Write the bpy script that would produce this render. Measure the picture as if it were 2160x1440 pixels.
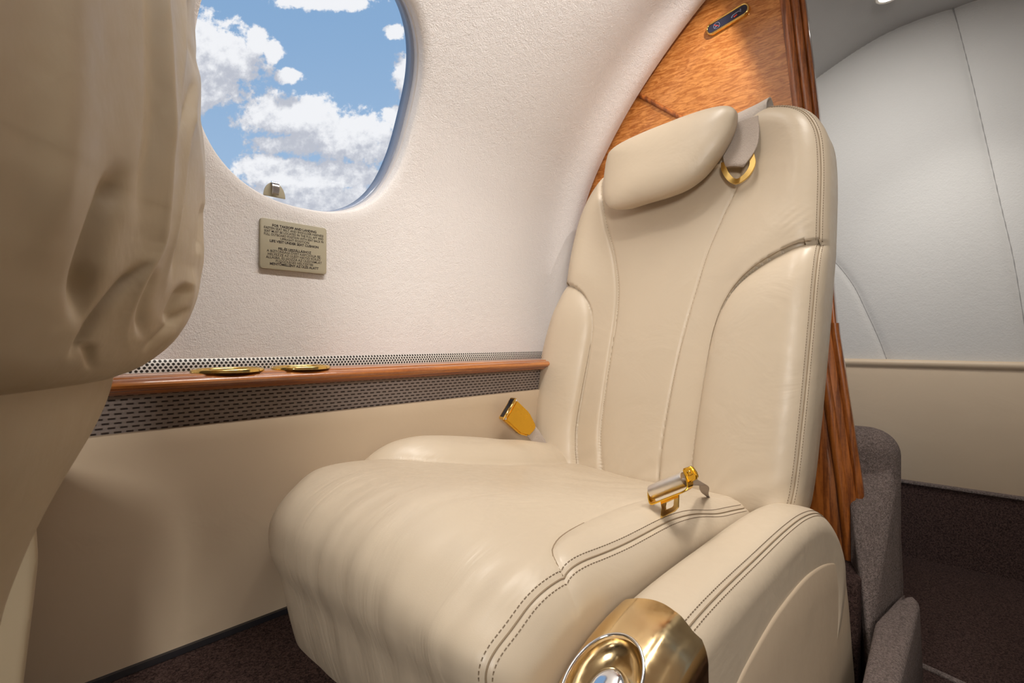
import bpy, math, random
import numpy as np
from mathutils import Vector
S = bpy.context.scene
for o in list(bpy.data.objects): bpy.data.objects.remove(o)
random.seed(4); rng = np.random.default_rng(7)
# ------------------------------------------------------------------ camera
F_PX = 1091.0; YAW = math.radians(42.5); CZ = 0.51
cam_d = bpy.data.cameras.new('camera'); cam = bpy.data.objects.new('camera', cam_d)
S.collection.objects.link(cam); S.camera = cam
cam.location = (0, 0, CZ)
cam.rotation_euler = (math.radians(90), 0, YAW - math.radians(90))
cam_d.sensor_width = 36; cam_d.lens = F_PX/2160*36; cam_d.clip_start = 0.02
cam_d.dof.use_dof = True; cam_d.dof.focus_distance = 1.0; cam_d.dof.aperture_fstop = 14
# ------------------------------------------------------------------ exposure
S.view_settings.view_transform = 'Standard'; S.view_settings.look = 'None'
S.view_settings.exposure = 0.0; S.view_settings.gamma = 1.0; S.view_settings.use_curve_mapping = False
CY, SY = math.cos(YAW), math.sin(YAW)
def kxy(px, py):
    k = (px-1080)/F_PX; v = (720-py)/F_PX
    return CY+SY*k, SY-CY*k, v            # X, Y, Z per unit depth
def atX(px, py, X): a, b, c = kxy(px, py); d = X/a; return np.array([X, b*d, CZ+c*d])
def atY(px, py, Y): a, b, c = kxy(px, py); d = Y/b; return np.array([a*d, Y, CZ+c*d])
def atZ(px, py, Z): a, b, c = kxy(px, py); d = (Z-CZ)/c; return np.array([a*d, b*d, Z])
def project(P):
    P = np.asarray(P); d = P[..., 0]*CY+P[..., 1]*SY; r = P[..., 0]*SY-P[..., 1]*CY
    return 1080+F_PX*r/d, 720-F_PX*(P[..., 2]-CZ)/d
# ------------------------------------------------------------------ node helper
class NT:
    def __init__(s, tree): s.t = tree; s.n = tree.nodes; s.l = tree.links
    def node(s, ty, **kw):
        n = s.n.new(ty)
        for k, v in kw.items():
            if k.startswith('i_'): s.put(n, k[2:], v)
            else: setattr(n, k, v)
        return n
    def put(s, n, key, v):
        if isinstance(key, str) and key.isdigit(): key = int(key)
        elif isinstance(key, str): key = key.replace('_', ' ')
        sock = n.inputs[key]
        if isinstance(v, bpy.types.NodeSocket): s.l.new(v, sock)
        else: sock.default_value = v
    def math(s, op, a, b=0.0, c=None, clamp=False):
        n = s.n.new('ShaderNodeMath'); n.operation = op; n.use_clamp = clamp
        s.put(n, 0, a); s.put(n, 1, b)
        if c is not None: s.put(n, 2, c)
        return n.outputs[0]
    def ss(s, v, lo, hi, a=0.0, b=1.0):
        n = s.n.new('ShaderNodeMapRange'); n.interpolation_type = 'SMOOTHSTEP'
        s.put(n, 0, v); n.inputs[1].default_value = lo; n.inputs[2].default_value = hi
        n.inputs[3].default_value = a; n.inputs[4].default_value = b
        return n.outputs[0]
    def mix(s, f, a, b, blend='MIX'):
        n = s.n.new('ShaderNodeMix'); n.data_type = 'RGBA'; n.blend_type = blend
        s.put(n, 0, f); s.put(n, 6, a); s.put(n, 7, b); return n.outputs[2]
    def noise(s, vec, scale, detail=3, rough=.5, dist=0.0):
        n = s.n.new('ShaderNodeTexNoise'); s.put(n, 'Vector', vec)
        n.inputs['Scale'].default_value = scale; n.inputs['Detail'].default_value = detail
        n.inputs['Roughness'].default_value = rough; n.inputs['Distortion'].default_value = dist
        return n.outputs[0]
    def comb(s, x, y, z=0.0):
        n = s.n.new('ShaderNodeCombineXYZ'); s.put(n, 0, x); s.put(n, 1, y); s.put(n, 2, z); return n.outputs[0]
def c4(c): return (c[0], c[1], c[2], 1.0)
# ------------------------------------------------------------------ world: blue sky with cumulus
W = bpy.data.worlds.new('sky'); S.world = W; W.use_nodes = True
w = NT(W.node_tree); w.n.clear()
tc = w.node('ShaderNodeTexCoord'); sx = w.node('ShaderNodeSeparateXYZ'); w.l.new(tc.outputs['Generated'], sx.inputs[0])
yy = w.math('MAXIMUM', w.math('ADD', w.math('MULTIPLY', sx.outputs[0], .737), w.math('MULTIPLY', sx.outputs[1], .676)), 0.05)
U = w.math('DIVIDE', w.math('SUBTRACT', w.math('MULTIPLY', sx.outputs[0], .676), w.math('MULTIPLY', sx.outputs[1], .737)), yy); V = w.math('DIVIDE', sx.outputs[2], yy)
def uv(px, py): return (px-1080)/F_PX, (720-py)/F_PX
def field(du, dv):
    UU = w.math('ADD', U, du); VV = w.math('ADD', V, dv)
    uvv = w.comb(UU, VV, 0)
    n1 = w.noise(uvv, 14, 8, .62, .2); n2 = w.noise(uvv, 46, 6, .65, .1)
    nn = w.math('ADD', w.math('MULTIPLY', w.math('SUBTRACT', n1, .5), 1.55), w.math('MULTIPLY', w.math('SUBTRACT', n2, .5), 1.25))
    tot = None
    for (px, py, rx, ry) in [(440, 120, 130, 92), (400, 190, 150, 44), (615, 252, 130, 56), (760, 290, 135, 58), (690, 300, 190, 34), (660, 372, 200, 40), (560, 352, 90, 30),
                             (640, 425, 260, 45), (700, 0, 130, 26), (835, 68, 26, 18), (868, 165, 40, 62), (612, 160, 34, 18), (575, 110, 22, 26), (850, 245, 60, 24),
                             (940, 320, 150, 60), (300, 480, 300, 60), (1100, 60, 200, 90), (200, -60, 200, 70), (1500, 250, 300, 60), (540, 90, 30, 40)]:
        u0, v0 = uv(px, py); u1, v1 = uv(px+rx, py); u2, v2 = uv(px, py-ry)
        ru = abs(u1-u0)+1e-4; rv = abs(v2-v0)
        a = w.math('DIVIDE', w.math('SUBTRACT', UU, u0), ru); b = w.math('DIVIDE', w.math('SUBTRACT', VV, v0), rv)
        q = w.math('SUBTRACT', 1.0, w.math('SQRT', w.math('ADD', w.math('MULTIPLY', a, a), w.math('MULTIPLY', b, b))))
        q = w.math('MINIMUM', w.math('MAXIMUM', q, -1.5), .55)
        tot = q if tot is None else w.math('MAXIMUM', tot, q)
    return w.math('ADD', tot, nn)
fd = field(0, 0); fu = field(.004, .05)
mask = w.ss(fd, -.04, .26)
shade = w.ss(w.math('SUBTRACT', fd, fu), -.35, .55)
cl = w.mix(shade, (.53, .55, .62, 1), (.92, .92, .94, 1))
blue = w.mix(w.ss(V, .15, .72), (.37, .53, .74, 1), (.245, .41, .65, 1))
skyc = w.mix(mask, blue, cl)
bg = w.node('ShaderNodeBackground'); w.put(bg, 'Color', skyc); bg.inputs['Strength'].default_value = 1.0
wo = w.node('ShaderNodeOutputWorld'); w.l.new(bg.outputs[0], wo.inputs[0])
# ------------------------------------------------------------------ lights (cabin ceiling lamps, plus added lights fore and aft)
def area(name, loc, size, size_y, power, col, rot=(0, 0, 0), spread=180):
    l = bpy.data.lights.new(name, 'AREA'); l.shape = 'RECTANGLE'; l.size = size; l.size_y = size_y
    l.energy = power; l.color = col; l.spread = math.radians(spread)
    o = bpy.data.objects.new(name, l); S.collection.objects.link(o); o.location = loc; o.rotation_euler = rot; return o
def spot(name, loc, target, power, angle, blend, col, rad=.02):
    l = bpy.data.lights.new(name, 'SPOT'); l.energy = power; l.spot_size = math.radians(angle); l.spot_blend = blend
    l.color = col; l.shadow_soft_size = rad
    o = bpy.data.objects.new(name, l); S.collection.objects.link(o); o.location = loc
    o.rotation_euler = (Vector(target)-Vector(loc)).to_track_quat('-Z', 'Y').to_euler(); return o
WARM = (1, .95, .885)
area('sidewall_strip_light', (.60, .40, 1.405), .86, .07, 3.9, (1, .965, .925), (math.radians(34), 0, 0), 130)
area('aisle_strip_light', (.92, -.05, 1.50), .4, .16, 4.0, WARM, (0, 0, 0), 84)
area('aft_strip_light', (1.43, .24, 1.395), .2, .3, 2.5, (1, .98, .95), (0, math.radians(-42), 0), 120)
fl = area('added_forward_light', (-.78, -.58, 1.02), .34, .34, 9.5, (1, .97, .93), (0, 0, 0), 120)  # added area light for the cushion front; no window stands there
fl.rotation_euler = (Vector((.60, .50, .35))-fl.location).to_track_quat('-Z', 'Y').to_euler()
spot('added_aft_band_light', (1.62, .05, 1.43), (2.04, .02, .28), 10, 70, 1.0, (1, .97, .92), .02)  # added spot brightening the lower aft band, apart from the visible downlight
spot('reading_light_seat', (.56, .44, 1.36), (.78, .56, .25), 7.8, 88, .8, WARM, .03)
_A = atX(1516, 10, 1.30); _B = atX(1630, 228, 1.30); _L = np.array([1.06, .28, 1.44])
_m = _A+(_B-_A)*.62-_L; _m /= np.linalg.norm(_m); _n = np.cross(_A-_L, _B-_L); _n /= np.linalg.norm(_n)
_n = _n if _n[1] > 0 else -_n; _h = math.radians(36); _ax = _m*math.cos(_h)+_n*math.sin(_h)
_T = atX(1470, 215, 1.30)
spot('reading_light_panel', tuple(_L), tuple(_T), 13.0, 62, 1.0, (1, .94, .91), .0006)
# ------------------------------------------------------------------ materials
def mat(name):
    m = bpy.data.materials.new(name); m.use_nodes = True; t = NT(m.node_tree); b = t.n['Principled BSDF']
    tc = t.node('ShaderNodeTexCoord'); return m, t, b, tc.outputs['Object']
def bump(t, b, h, strength, dist):
    n = t.node('ShaderNodeBump'); n.inputs['Strength'].default_value = strength; n.inputs['Distance'].default_value = dist
    t.put(n, 'Height', h); t.l.new(n.outputs[0], b.inputs['Normal'])
def mp(t, v, sc=(1, 1, 1), rot=(0, 0, 0)):
    n = t.node('ShaderNodeMapping'); t.put(n, 'Vector', v); n.inputs['Scale'].default_value = sc; n.inputs['Rotation'].default_value = rot; return n.outputs[0]
def leather(name, col, rough=.38, crease=.2, stretch=(1, 1, 1)):
    m, t, b, v = mat(name)
    g = t.node('ShaderNodeTexVoronoi'); t.put(g, 'Vector', v); g.inputs['Scale'].default_value = 900
    big = t.noise(mp(t, v, stretch), 9, 4, .55, .6)
    fine = t.noise(v, 300, 3, .6)
    h = t.math('ADD', t.math('MULTIPLY', big, 1.0), t.math('ADD', t.math('MULTIPLY', g.outputs[0], .008), t.math('MULTIPLY', fine, .008)))
    bump(t, b, h, crease, .012)
    t.put(b, 'Base Color', t.mix(t.noise(v, 5, 3, .5), c4([c*.95 for c in col]), c4([min(1, c*1.04) for c in col])))
    t.put(b, 'Roughness', t.ss(t.noise(v, 60, 3, .6), .3, .7, rough-.04, rough+.06))
    b.inputs['Specular IOR Level'].default_value = .42
    return m
M = {}
M['leather'] = leather('beige_leather', (.575, .475, .352))
M['cushion_leather'] = leather('soft_cushion_leather', (.575, .475, .352), .37, .3, (.6, 2.0, .35))
M['shaded_back_leather'] = leather('shaded_gathered_leather', (.46, .365, .24), .45, .16, (1.5, 1.5, .8))  # forward seat leather darkened; its shade is painted into the colour
M['panel_leather'] = leather('panel_leather', (.56, .44, .31), .5, .12)
M['seam'], t, b, v = mat('seam_thread'); b.inputs['Base Color'].default_value = (.27, .195, .12, 1); b.inputs['Roughness'].default_value = .8
M['seamgrey'] = None
M['stitch'], t, b, v = mat('stitch_thread'); b.inputs['Base Color'].default_value = (.20, .14, .085, 1); b.inputs['Roughness'].default_value = .8
def fabric(name, col, sc, st):
    m, t, b, v = mat(name)
    n1 = t.noise(v, sc, 4, .65, .5); n2 = t.noise(v, sc*.25, 3, .5)
    bump(t, b, t.math('ADD', n1, t.math('MULTIPLY', n2, .8)), st, .004)
    t.put(b, 'Base Color', t.mix(t.noise(v, 3.2, 4, .6), c4([c*.94 for c in col]), c4(col)))
    b.inputs['Roughness'].default_value = .95; b.inputs['Specular IOR Level'].default_value = .1
    b.inputs['Sheen Weight'].default_value = .25; b.inputs['Sheen Roughness'].default_value = .6
    return m
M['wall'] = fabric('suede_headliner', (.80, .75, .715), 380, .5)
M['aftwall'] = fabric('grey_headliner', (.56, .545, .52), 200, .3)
M['strap_cloth'] = fabric('belt_webbing', (.52, .43, .36), 500, .6)
def carpet(name, col, lo=.35, hi=1.5):
    m, t, b, v = mat(name)
    n1 = t.noise(v, 480, 3, .7, .6); n2 = t.noise(v, 230, 3, .6, .8)
    h = t.math('ADD', n1, n2); bump(t, b, h, 1.0, .008)
    f = t.ss(h, .75, 1.25)
    t.put(b, 'Base Color', t.mix(f, c4([c*lo for c in col]), c4([c*hi for c in col])))
    b.inputs['Roughness'].default_value = 1; b.inputs['Specular IOR Level'].default_value = .05
    return m
M['carpet'] = carpet('mauve_carpet', (.105, .064, .055))
M['carpet_light'] = carpet('pale_mauve_carpet', (.30, .235, .21), .6, 1.3)  # paler carpet tone for the box, hump, gusset and trim strips
def wood(name, dark, light, scale, rot, axis_sc, coat=.7, dist=1.2):
    m, t, b, v = mat(name)
    vv = mp(t, v, axis_sc, rot)
    fig = t.noise(vv, scale, 5, .6, dist); fine = t.noise(mp(t, v, (1, 1, 1), rot), 160, 4, .6)
    fib = t.noise(mp(t, vv, (1, .15, 1)), scale*9, 3, .6)
    f = t.math('ADD', t.math('MULTIPLY', fig, .75), t.math('ADD', t.math('MULTIPLY', fine, .12), t.math('MULTIPLY', fib, .18)))
    t.put(b, 'Base Color', t.mix(t.ss(f, .40, .66), c4(dark), c4(light)))
    b.inputs['Roughness'].default_value = .32; b.inputs['Coat Weight'].default_value = coat; b.inputs['Coat Roughness'].default_value = .06
    return m
M['wood_panel'] = wood('figured_wood', (.33, .10, .016), (.60, .25, .066), 34, (-.45, 0, 0), (1, .8, 4.5))
M['wood_rail'] = wood('polished_wood_rail', (.27, .07, .012), (.56, .20, .042), 16, (0, 0, 0), (.25, 7, 7), 1.0, .3)
M['wood_dark'] = wood('polished_wood_edge', (.15, .036, .005), (.42, .125, .022), 40, (-.17, 0, 0), (3, 3, .14), 1.0, .25)
def metal(name, col, rough):
    m, t, b, v = mat(name); b.inputs['Base Color'].default_value = c4(col); b.inputs['Metallic'].default_value = 1
    t.put(b, 'Roughness', t.ss(t.noise(v, 120, 2), .3, .7, rough*.8, rough*1.25)); return m
M['gold'] = metal('polished_gold', (.86, .60, .20), .13)
M['gold_satin'] = metal('satin_gold_cap', (.86, .64, .34), .17)
M['gold_plate'] = metal('rich_gold_plate', (.88, .52, .06), .22)
M['chrome'] = metal('polished_steel', (.80, .80, .80), .10)
M['brushed'] = metal('brushed_steel', (.82, .77, .70), .38)
M['strap_light'] = fabric('pale_belt_webbing', (.66, .58, .51), 500, .5)
def plain(name, col, rough=.5, spec=.5):
    m, t, b, v = mat(name); t.put(b, 'Base Color', t.mix(t.noise(v, 40, 3), c4([c*.94 for c in col]), c4(col)))
    b.inputs['Roughness'].default_value = rough; b.inputs['Specular IOR Level'].default_value = spec; return m
M['placard'] = plain('placard_bronze', (.40, .355, .25), .38)
M['ink'] = plain('placard_ink', (.03, .022, .018), .6)
M['black'] = plain('black_plastic', (.012, .012, .016), .25)
M['navy'] = plain('smoked_sign_lens', (.022, .024, .045), .12)
M['signgrey'] = plain('sign_pictogram', (.20, .22, .32), .4)
M['signred'] = plain('sign_red', (.75, .06, .04), .4)
M['ring'] = plain('window_ring', (.24, .27, .35), .25)
M['ringlight'] = plain('window_seal', (.60, .56, .54), .35)
M['floorframe'] = plain('shell_frame', (.35, .30, .26), .8)
M['seamgrey'] = plain('grey_seam', (.30, .29, .28), .9)
# perforated metal
M['perf'], t, b, v = mat('perforated_metal')
sp = t.node('ShaderNodeSeparateXYZ'); t.l.new(v, sp.inputs[0])
def holes(ox, oz, px_, pz_, r):
    a = t.math('SUBTRACT', t.math('FRACT', t.math('ADD', t.math('DIVIDE', sp.outputs[0], px_), ox)), .5)
    c = t.math('SUBTRACT', t.math('FRACT', t.math('ADD', t.math('DIVIDE', sp.outputs[2], pz_), oz)), .5)
    a = t.math('MULTIPLY', a, px_); c = t.math('MULTIPLY', c, pz_)
    return t.math('SQRT', t.math('ADD', t.math('MULTIPLY', a, a), t.math('MULTIPLY', c, c)))
hd = t.math('MINIMUM', holes(0, 0, .0068, .0096, 0), holes(.5, .5, .0068, .0096, 0))
hf = t.ss(hd, .0019, .0023)
t.put(b, 'Base Color', t.mix(hf, (.02, .016, .012, 1), (.82, .80, .76, 1)))
t.put(b, 'Metallic', t.math('MULTIPLY', hf, .35)); b.inputs['Roughness'].default_value = .35; bump(t, b, hf, .6, .001)
# woven cloth
M['woven'], t, b, v = mat('woven_basket_cloth')
sp = t.node('ShaderNodeSeparateXYZ'); t.l.new(v, sp.inputs[0])
row = t.math('DIVIDE', sp.outputs[2], .0062); rf = t.math('FLOOR', row); fr = t.math('FRACT', row)
col_ = t.math('ADD', t.math('DIVIDE', sp.outputs[0], .0135), t.math('MULTIPLY', rf, .5)); fc = t.math('FRACT', col_)
tri = t.math('ABSOLUTE', t.math('SUBTRACT', fr, .5))
gap = t.math('MULTIPLY', t.ss(tri, .12, .24, 1, 0), t.ss(t.math('ABSOLUTE', t.math('SUBTRACT', fc, .5)), .24, .36, 1, .12))
fib = t.noise(mp(t, v, (1, 1, 5)), 420, 3, .7)
cl_ = t.mix(fib, (.15, .115, .10, 1), (.44, .375, .34, 1))
t.put(b, 'Base Color', t.mix(gap, cl_, (.035, .022, .018, 1))); b.inputs['Roughness'].default_value = .9
bump(t, b, t.math('SUBTRACT', t.math('MULTIPLY', fib, .3), gap), .8, .0015)
# window pane
M['glass'] = bpy.data.materials.new('window_glass'); M['glass'].use_nodes = True
t = NT(M['glass'].node_tree); t.n.clear()
tr = t.node('ShaderNodeBsdfTransparent'); gl = t.node('ShaderNodeBsdfGlossy'); gl.inputs['Roughness'].default_value = .03
mx = t.node('ShaderNodeMixShader'); fz = t.node('ShaderNodeFresnel'); fz.inputs[0].default_value = 1.2
tr.inputs[0].default_value = (.97, .985, 1, 1)
t.l.new(fz.outputs[0], mx.inputs[0]); t.l.new(tr.outputs[0], mx.inputs[1]); t.l.new(gl.outputs[0], mx.inputs[2])
oo = t.node('ShaderNodeOutputMaterial'); t.l.new(mx.outputs[0], oo.inputs[0])
M['lamp'] = bpy.data.materials.new('lamp_lens'); M['lamp'].use_nodes = True
b = M['lamp'].node_tree.nodes['Principled BSDF']; b.inputs['Emission Color'].default_value = (1, .96, .9, 1); b.inputs['Emission Strength'].default_value = 14
# ------------------------------------------------------------------ mesh helpers
def obj(name, verts, faces, m, parent=None, smooth=True, angle=None):
    me = bpy.data.meshes.new(name); me.from_pydata([tuple(map(float, p)) for p in verts], [], [tuple(int(i) for i in f) for f in faces])
    me.update()
    if smooth: me.polygons.foreach_set('use_smooth', [True]*len(me.polygons))
    if angle: me.set_sharp_from_angle(angle=math.radians(angle))
    me.materials.append(M[m]); o = bpy.data.objects.new(name, me); S.collection.objects.link(o)
    if parent: o.parent = parent; o.matrix_parent_inverse = parent.matrix_world.inverted() if False else o.matrix_parent_inverse
    if parent is not None:
        off = Vector((0, 0, 0)); p = parent
        while p is not None: off += p.location; p = p.parent
        me.transform(__import__('mathutils').Matrix.Translation(-off))
    return o
def thing(name, label, cat, loc=(0, 0, 0), group=None):
    o = bpy.data.objects.new(name, None); S.collection.objects.link(o); o.location = loc; o.empty_display_size = .05
    o['label'] = label; o['category'] = cat
    if group: o['group'] = group
    return o
def tag(o, label, cat, group=None):
    o['label'] = label; o['category'] = cat
    if group: o['group'] = group
    return o
def struct(o): o['kind'] = 'structure'; return o
def grid_faces(n, m, cu=False, cv=False, base=0, flip=False):
    f = []
    for i in range(n if cu else n-1):
        for j in range(m if cv else m-1):
            a = i*m+j; b_ = i*m+(j+1) % m; c = ((i+1) % n)*m+(j+1) % m; d = ((i+1) % n)*m+j
            q = (a, b_, c, d) if not flip else (d, c, b_, a)
            f.append(tuple(base+k for k in q))
    return f
def loft(name, P, m, parent=None, cu=False, cv=True, caps=True, flip=False, angle=None):
    P = np.asarray(P, float); n, k = P.shape[:2]; V_ = P.reshape(-1, 3)
    F_ = grid_faces(n, k, cu, cv, 0, flip)
    if caps and not cu:
        a = list(range(k)); b_ = [(n-1)*k+j for j in range(k)]
        F_ += [tuple(reversed(a)) if not flip else tuple(a), tuple(b_) if not flip else tuple(reversed(b_))]
    o = obj(name, V_, F_, m, parent, True, angle)
    fix_normals(o); return o
def fix_normals(o):
    import bmesh
    bm = bmesh.new(); bm.from_mesh(o.data); bmesh.ops.recalc_face_normals(bm, faces=bm.faces); bm.to_mesh(o.data); bm.free()
def spline(pts, n):
    P = np.asarray(pts, float); k = len(P); d = np.r_[0, np.cumsum(np.maximum(1e-9, np.linalg.norm(np.diff(P, axis=0), axis=1)))]
    T = np.zeros_like(P)
    for i in range(k):
        a, b_ = max(0, i-1), min(k-1, i+1); T[i] = (P[b_]-P[a])/(d[b_]-d[a])
    out = []
    for s in np.linspace(0, d[-1], n):
        i = min(k-2, int(np.searchsorted(d, s, side='right')-1)); h = d[i+1]-d[i]; u = (s-d[i])/h
        out.append((2*u**3-3*u**2+1)*P[i]+(u**3-2*u**2+u)*h*T[i]+(-2*u**3+3*u**2)*P[i+1]+(u**3-u**2)*h*T[i+1])
    return np.array(out)
def frames(P, up=(0, 0, 1), closed=False):
    P = np.asarray(P, float)
    T = (np.roll(P, -1, 0)-np.roll(P, 1, 0)) if closed else np.gradient(P, axis=0)
    T /= np.linalg.norm(T, axis=1)[:, None]+1e-12
    up = np.broadcast_to(np.asarray(up, float), P.shape); Sd = np.cross(T, up); Sd /= np.linalg.norm(Sd, axis=1)[:, None]+1e-12
    N = np.cross(Sd, T); return T, Sd, N
def tube_geo(P, r, k=6, closed=False, up=(0.13, .21, .95), base=0):
    T, Sd, N = frames(P, up, closed); th = np.linspace(0, 2*math.pi, k, endpoint=False)
    V_ = (P[:, None]+r*(np.cos(th)[None, :, None]*Sd[:, None]+np.sin(th)[None, :, None]*N[:, None])).reshape(-1, 3)
    F_ = grid_faces(len(P), k, closed, True, base)
    if not closed: F_ += [tuple(base+i for i in range(k)), tuple(base+(len(P)-1)*k+i for i in range(k))[::-1]]
    return V_, F_
def tube(name, P, r, m, parent=None, closed=False, k=8, up=(0.13, .21, .95)):
    V_, F_ = tube_geo(np.asarray(P, float), r, k, closed, up); return obj(name, V_, F_, m, parent)
def ribbon(name, P, wdir, wid, th, m, parent=None):
    P = np.asarray(P, float); wd = np.asarray(wdir, float); wd = np.broadcast_to(wd, P.shape); wd = wd/np.linalg.norm(wd, axis=1)[:, None]
    T = np.gradient(P, axis=0); T /= np.linalg.norm(T, axis=1)[:, None]; N = np.cross(T, wd)
    wid = np.broadcast_to(np.asarray(wid, float), (len(P),))
    loop = []
    for (a, c) in [(-1, -.6), (-.97, -1), (-.5, -1), (0, -1), (.5, -1), (.97, -1), (1, -.6), (1, .6), (.97, 1), (.5, 1), (0, 1), (-.5, 1), (-.97, 1), (-1, .6)]:
        loop.append(P+a*wd*wid[:, None]/2+c*N*th/2)
    return loft(name, np.stack(loop, 1), m, parent, angle=50)
def box(name, lo, hi, m, parent=None, bev=0.0):
    import bmesh
    bm = bmesh.new(); bmesh.ops.create_cube(bm, size=1)
    for v_ in bm.verts: v_.co = Vector([(lo[i]+hi[i])/2+v_.co[i]*(hi[i]-lo[i]) for i in range(3)])
    if bev: bmesh.ops.bevel(bm, geom=bm.edges[:], offset=bev, segments=3, affect='EDGES', profile=.5)
    V_ = [v_.co[:] for v_ in bm.verts]; F_ = [[q.index for q in f.verts] for f in bm.faces]; bm.free()
    return obj(name, V_, F_, m, parent, bool(bev), 40)
def prism(name, poly, axis, lo, hi, m, parent=None, bev=0.0, angle=40):
    # poly in the two other axes (in XYZ order), extruded along axis
    import bmesh
    V_ = []
    for e in (lo, hi):
        for (a, b_) in poly:
            V_.append({0: (e, a, b_), 1: (a, e, b_), 2: (a, b_, e)}[axis])
    n = len(poly); F_ = [tuple(range(n)), tuple(range(2*n-1, n-1, -1))]+[(i, (i+1) % n, n+(i+1) % n, n+i) for i in range(n)]
    bm = bmesh.new(); vs = [bm.verts.new(v_) for v_ in V_]
    for f in F_: bm.faces.new([vs[i] for i in f])
    bmesh.ops.recalc_face_normals(bm, faces=bm.faces)
    if bev: bmesh.ops.bevel(bm, geom=bm.edges[:], offset=bev, segments=3, affect='EDGES', profile=.5, clamp_overlap=True)
    bm.verts.index_update(); V2 = [v_.co[:] for v_ in bm.verts]; F2 = [[q.index for q in f.verts] for f in bm.faces]; bm.free()
    return obj(name, V2, F2, m, parent, True, angle)
def pdist(Q, poly, closed=False):
    Q = np.asarray(Q, float); P = np.asarray(poly, float)
    if closed: P = np.vstack([P, P[:1]])
    best = np.full(len(Q), 1e9)
    for a, b_ in zip(P[:-1], P[1:]):
        ab = b_-a; u = np.clip(((Q-a)@ab)/(ab@ab+1e-12), 0, 1); best = np.minimum(best, np.linalg.norm(Q-(a+u[:, None]*ab), axis=1))
    return best
def inside(Q, poly):
    x, y = Q[:, 0], Q[:, 1]; r = np.zeros(len(Q), bool); P = np.asarray(poly); j = len(P)-1
    for i in range(len(P)):
        xi, yi, xj, yj = P[i][0], P[i][1], P[j][0], P[j][1]
        with np.errstate(divide='ignore', invalid='ignore'):
            c = ((yi > y) != (yj > y)) & (x < (xj-xi)*(y-yi)/(yj-yi+1e-15)+xi)
        r ^= c; j = i
    return r
def sst(x, lo, hi): u = np.clip((x-lo)/(hi-lo), 0, 1); return u*u*(3-2*u)
def dome(x, wd): u = np.clip(x/wd, 0, 1); return np.sqrt(np.clip(1-(1-u)**2, 0, 1))
def stitches(name, fn, P2, off, parent, step=.0052, length=.0030, r=.00055, lift=.0003, m='stitch'):
    """rows of dashes either side of a seam; fn maps (n,2) -> (n,3)"""
    P2 = np.asarray(P2, float); out_v, out_f = [], []
    d = np.r_[0, np.cumsum(np.linalg.norm(np.diff(fn(P2), axis=0), axis=1))]
    T = np.gradient(P2, axis=0); T /= np.linalg.norm(T, axis=1)[:, None]; Nn = np.stack([-T[:, 1], T[:, 0]], 1)
    for o_ in off:
        Q = P2+Nn*o_
        for s in np.arange(0, d[-1]-length, step):
            ss_ = np.linspace(s, s+length, 3); q = np.stack([np.interp(ss_, d, Q[:, i]) for i in range(2)], 1)
            v_, f_ = tube_geo(fn(q), r, 5, base=len(out_v)*0+sum(len(x) for x in out_v)); out_v.append(v_); out_f += f_
    return obj(name, np.vstack(out_v), out_f, m, parent)
# ------------------------------------------------------------------ the cabin shell
XP, XA, XF, YC0 = 1.30, 2.05, -1.3, .086
Z_SIDE, Z_AISLE = .055, -.16
half = [(.925, .478), (.930, .60), (.924, .75), (.900, .88), (.841, 1.014), (.71, 1.194), (.53, 1.365), (.40, 1.44), (.24, 1.50), (YC0, 1.512)]
full = half+[(2*YC0-a, c) for a, c in half[-2::-1]]
PR = spline(full, 400); PS = np.r_[0, np.cumsum(np.linalg.norm(np.diff(PR, axis=0), axis=1))]; SM = PS[-1]
def prof(s): return np.stack([np.interp(s, PS, PR[:, 0]), np.interp(s, PS, PR[:, 1])], -1)
def pnorm(s):
    a, b_ = prof(np.clip(s-.004, 0, SM)), prof(np.clip(s+.004, 0, SM)); T = b_-a; T /= np.linalg.norm(T, axis=-1)[..., None]
    return np.stack([T[..., 1], -T[..., 0]], -1)        # outward
def shell(X, s, off=0.0):
    X = np.asarray(X, float); s = np.asarray(s, float); p = prof(s)+pnorm(s)*np.asarray(off)[..., None]
    return np.stack([X, p[..., 0], p[..., 1]], -1)
def s_at_z(z): return float(np.interp(z, PR[:200, 1], PS[:200]))
WX, WS, WA, WB = .450, .494, .210, .227
def cove(X, s): return -.022*np.exp(-((X-1.235)/.05)**2)+.05*sst(np.asarray(X, float), 1.275, 1.31)**2
# outboard wall with an oval opening
def superel(th, a, b, p=2.4): c, s_ = np.cos(th), np.sin(th); return np.sign(c)*np.abs(c)**(2/p)*a, np.sign(s_)*np.abs(s_)**(2/p)*b
X0, X1, S0, S1 = WX-.30, WX+.30, max(.004, WS-.33), WS+.33
th = np.linspace(0, 2*math.pi, 160, endpoint=False); _ca = [math.atan2(b_, a_) % (2*math.pi) for a_ in (.30, -.30) for b_ in (S1-WS, S0-WS)]
th = np.unique(np.round(np.r_[th, _ca], 6)); NT_ = len(th)
rings = []
ex, es = superel(th, WA, WB)
c_, s_ = np.cos(th), np.sin(th); kk = 1/np.maximum(np.abs(c_)/.30, np.abs(s_)/.33); bx_, bs_ = c_*kk, s_*kk
bs_ = np.maximum(bs_, S0-WS)
V_ = []
for (fr, off) in [(-.046, .058), (-.048, .044), (-.050, .028), (-.050, .014), (-.047, .0075), (-.041, .0035), (-.028, .0010), (.04, .0002), (.10, 0), (.25, 0), (.45, 0), (.7, 0), (1, 0)]:
    if fr < .2: x = ex*(1+fr*1.0)+0*bx_; q = es*(1+fr*1.0)
    else: x = ex*1.1+(bx_-ex*1.1)*(fr-.1)/.9; q = es*1.1+(bs_-es*1.1)*(fr-.1)/.9
    V_.append(shell(WX+x, np.clip(WS+q, 0, SM), np.full(NT_, off)))
Pw = np.stack(V_)
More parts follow.
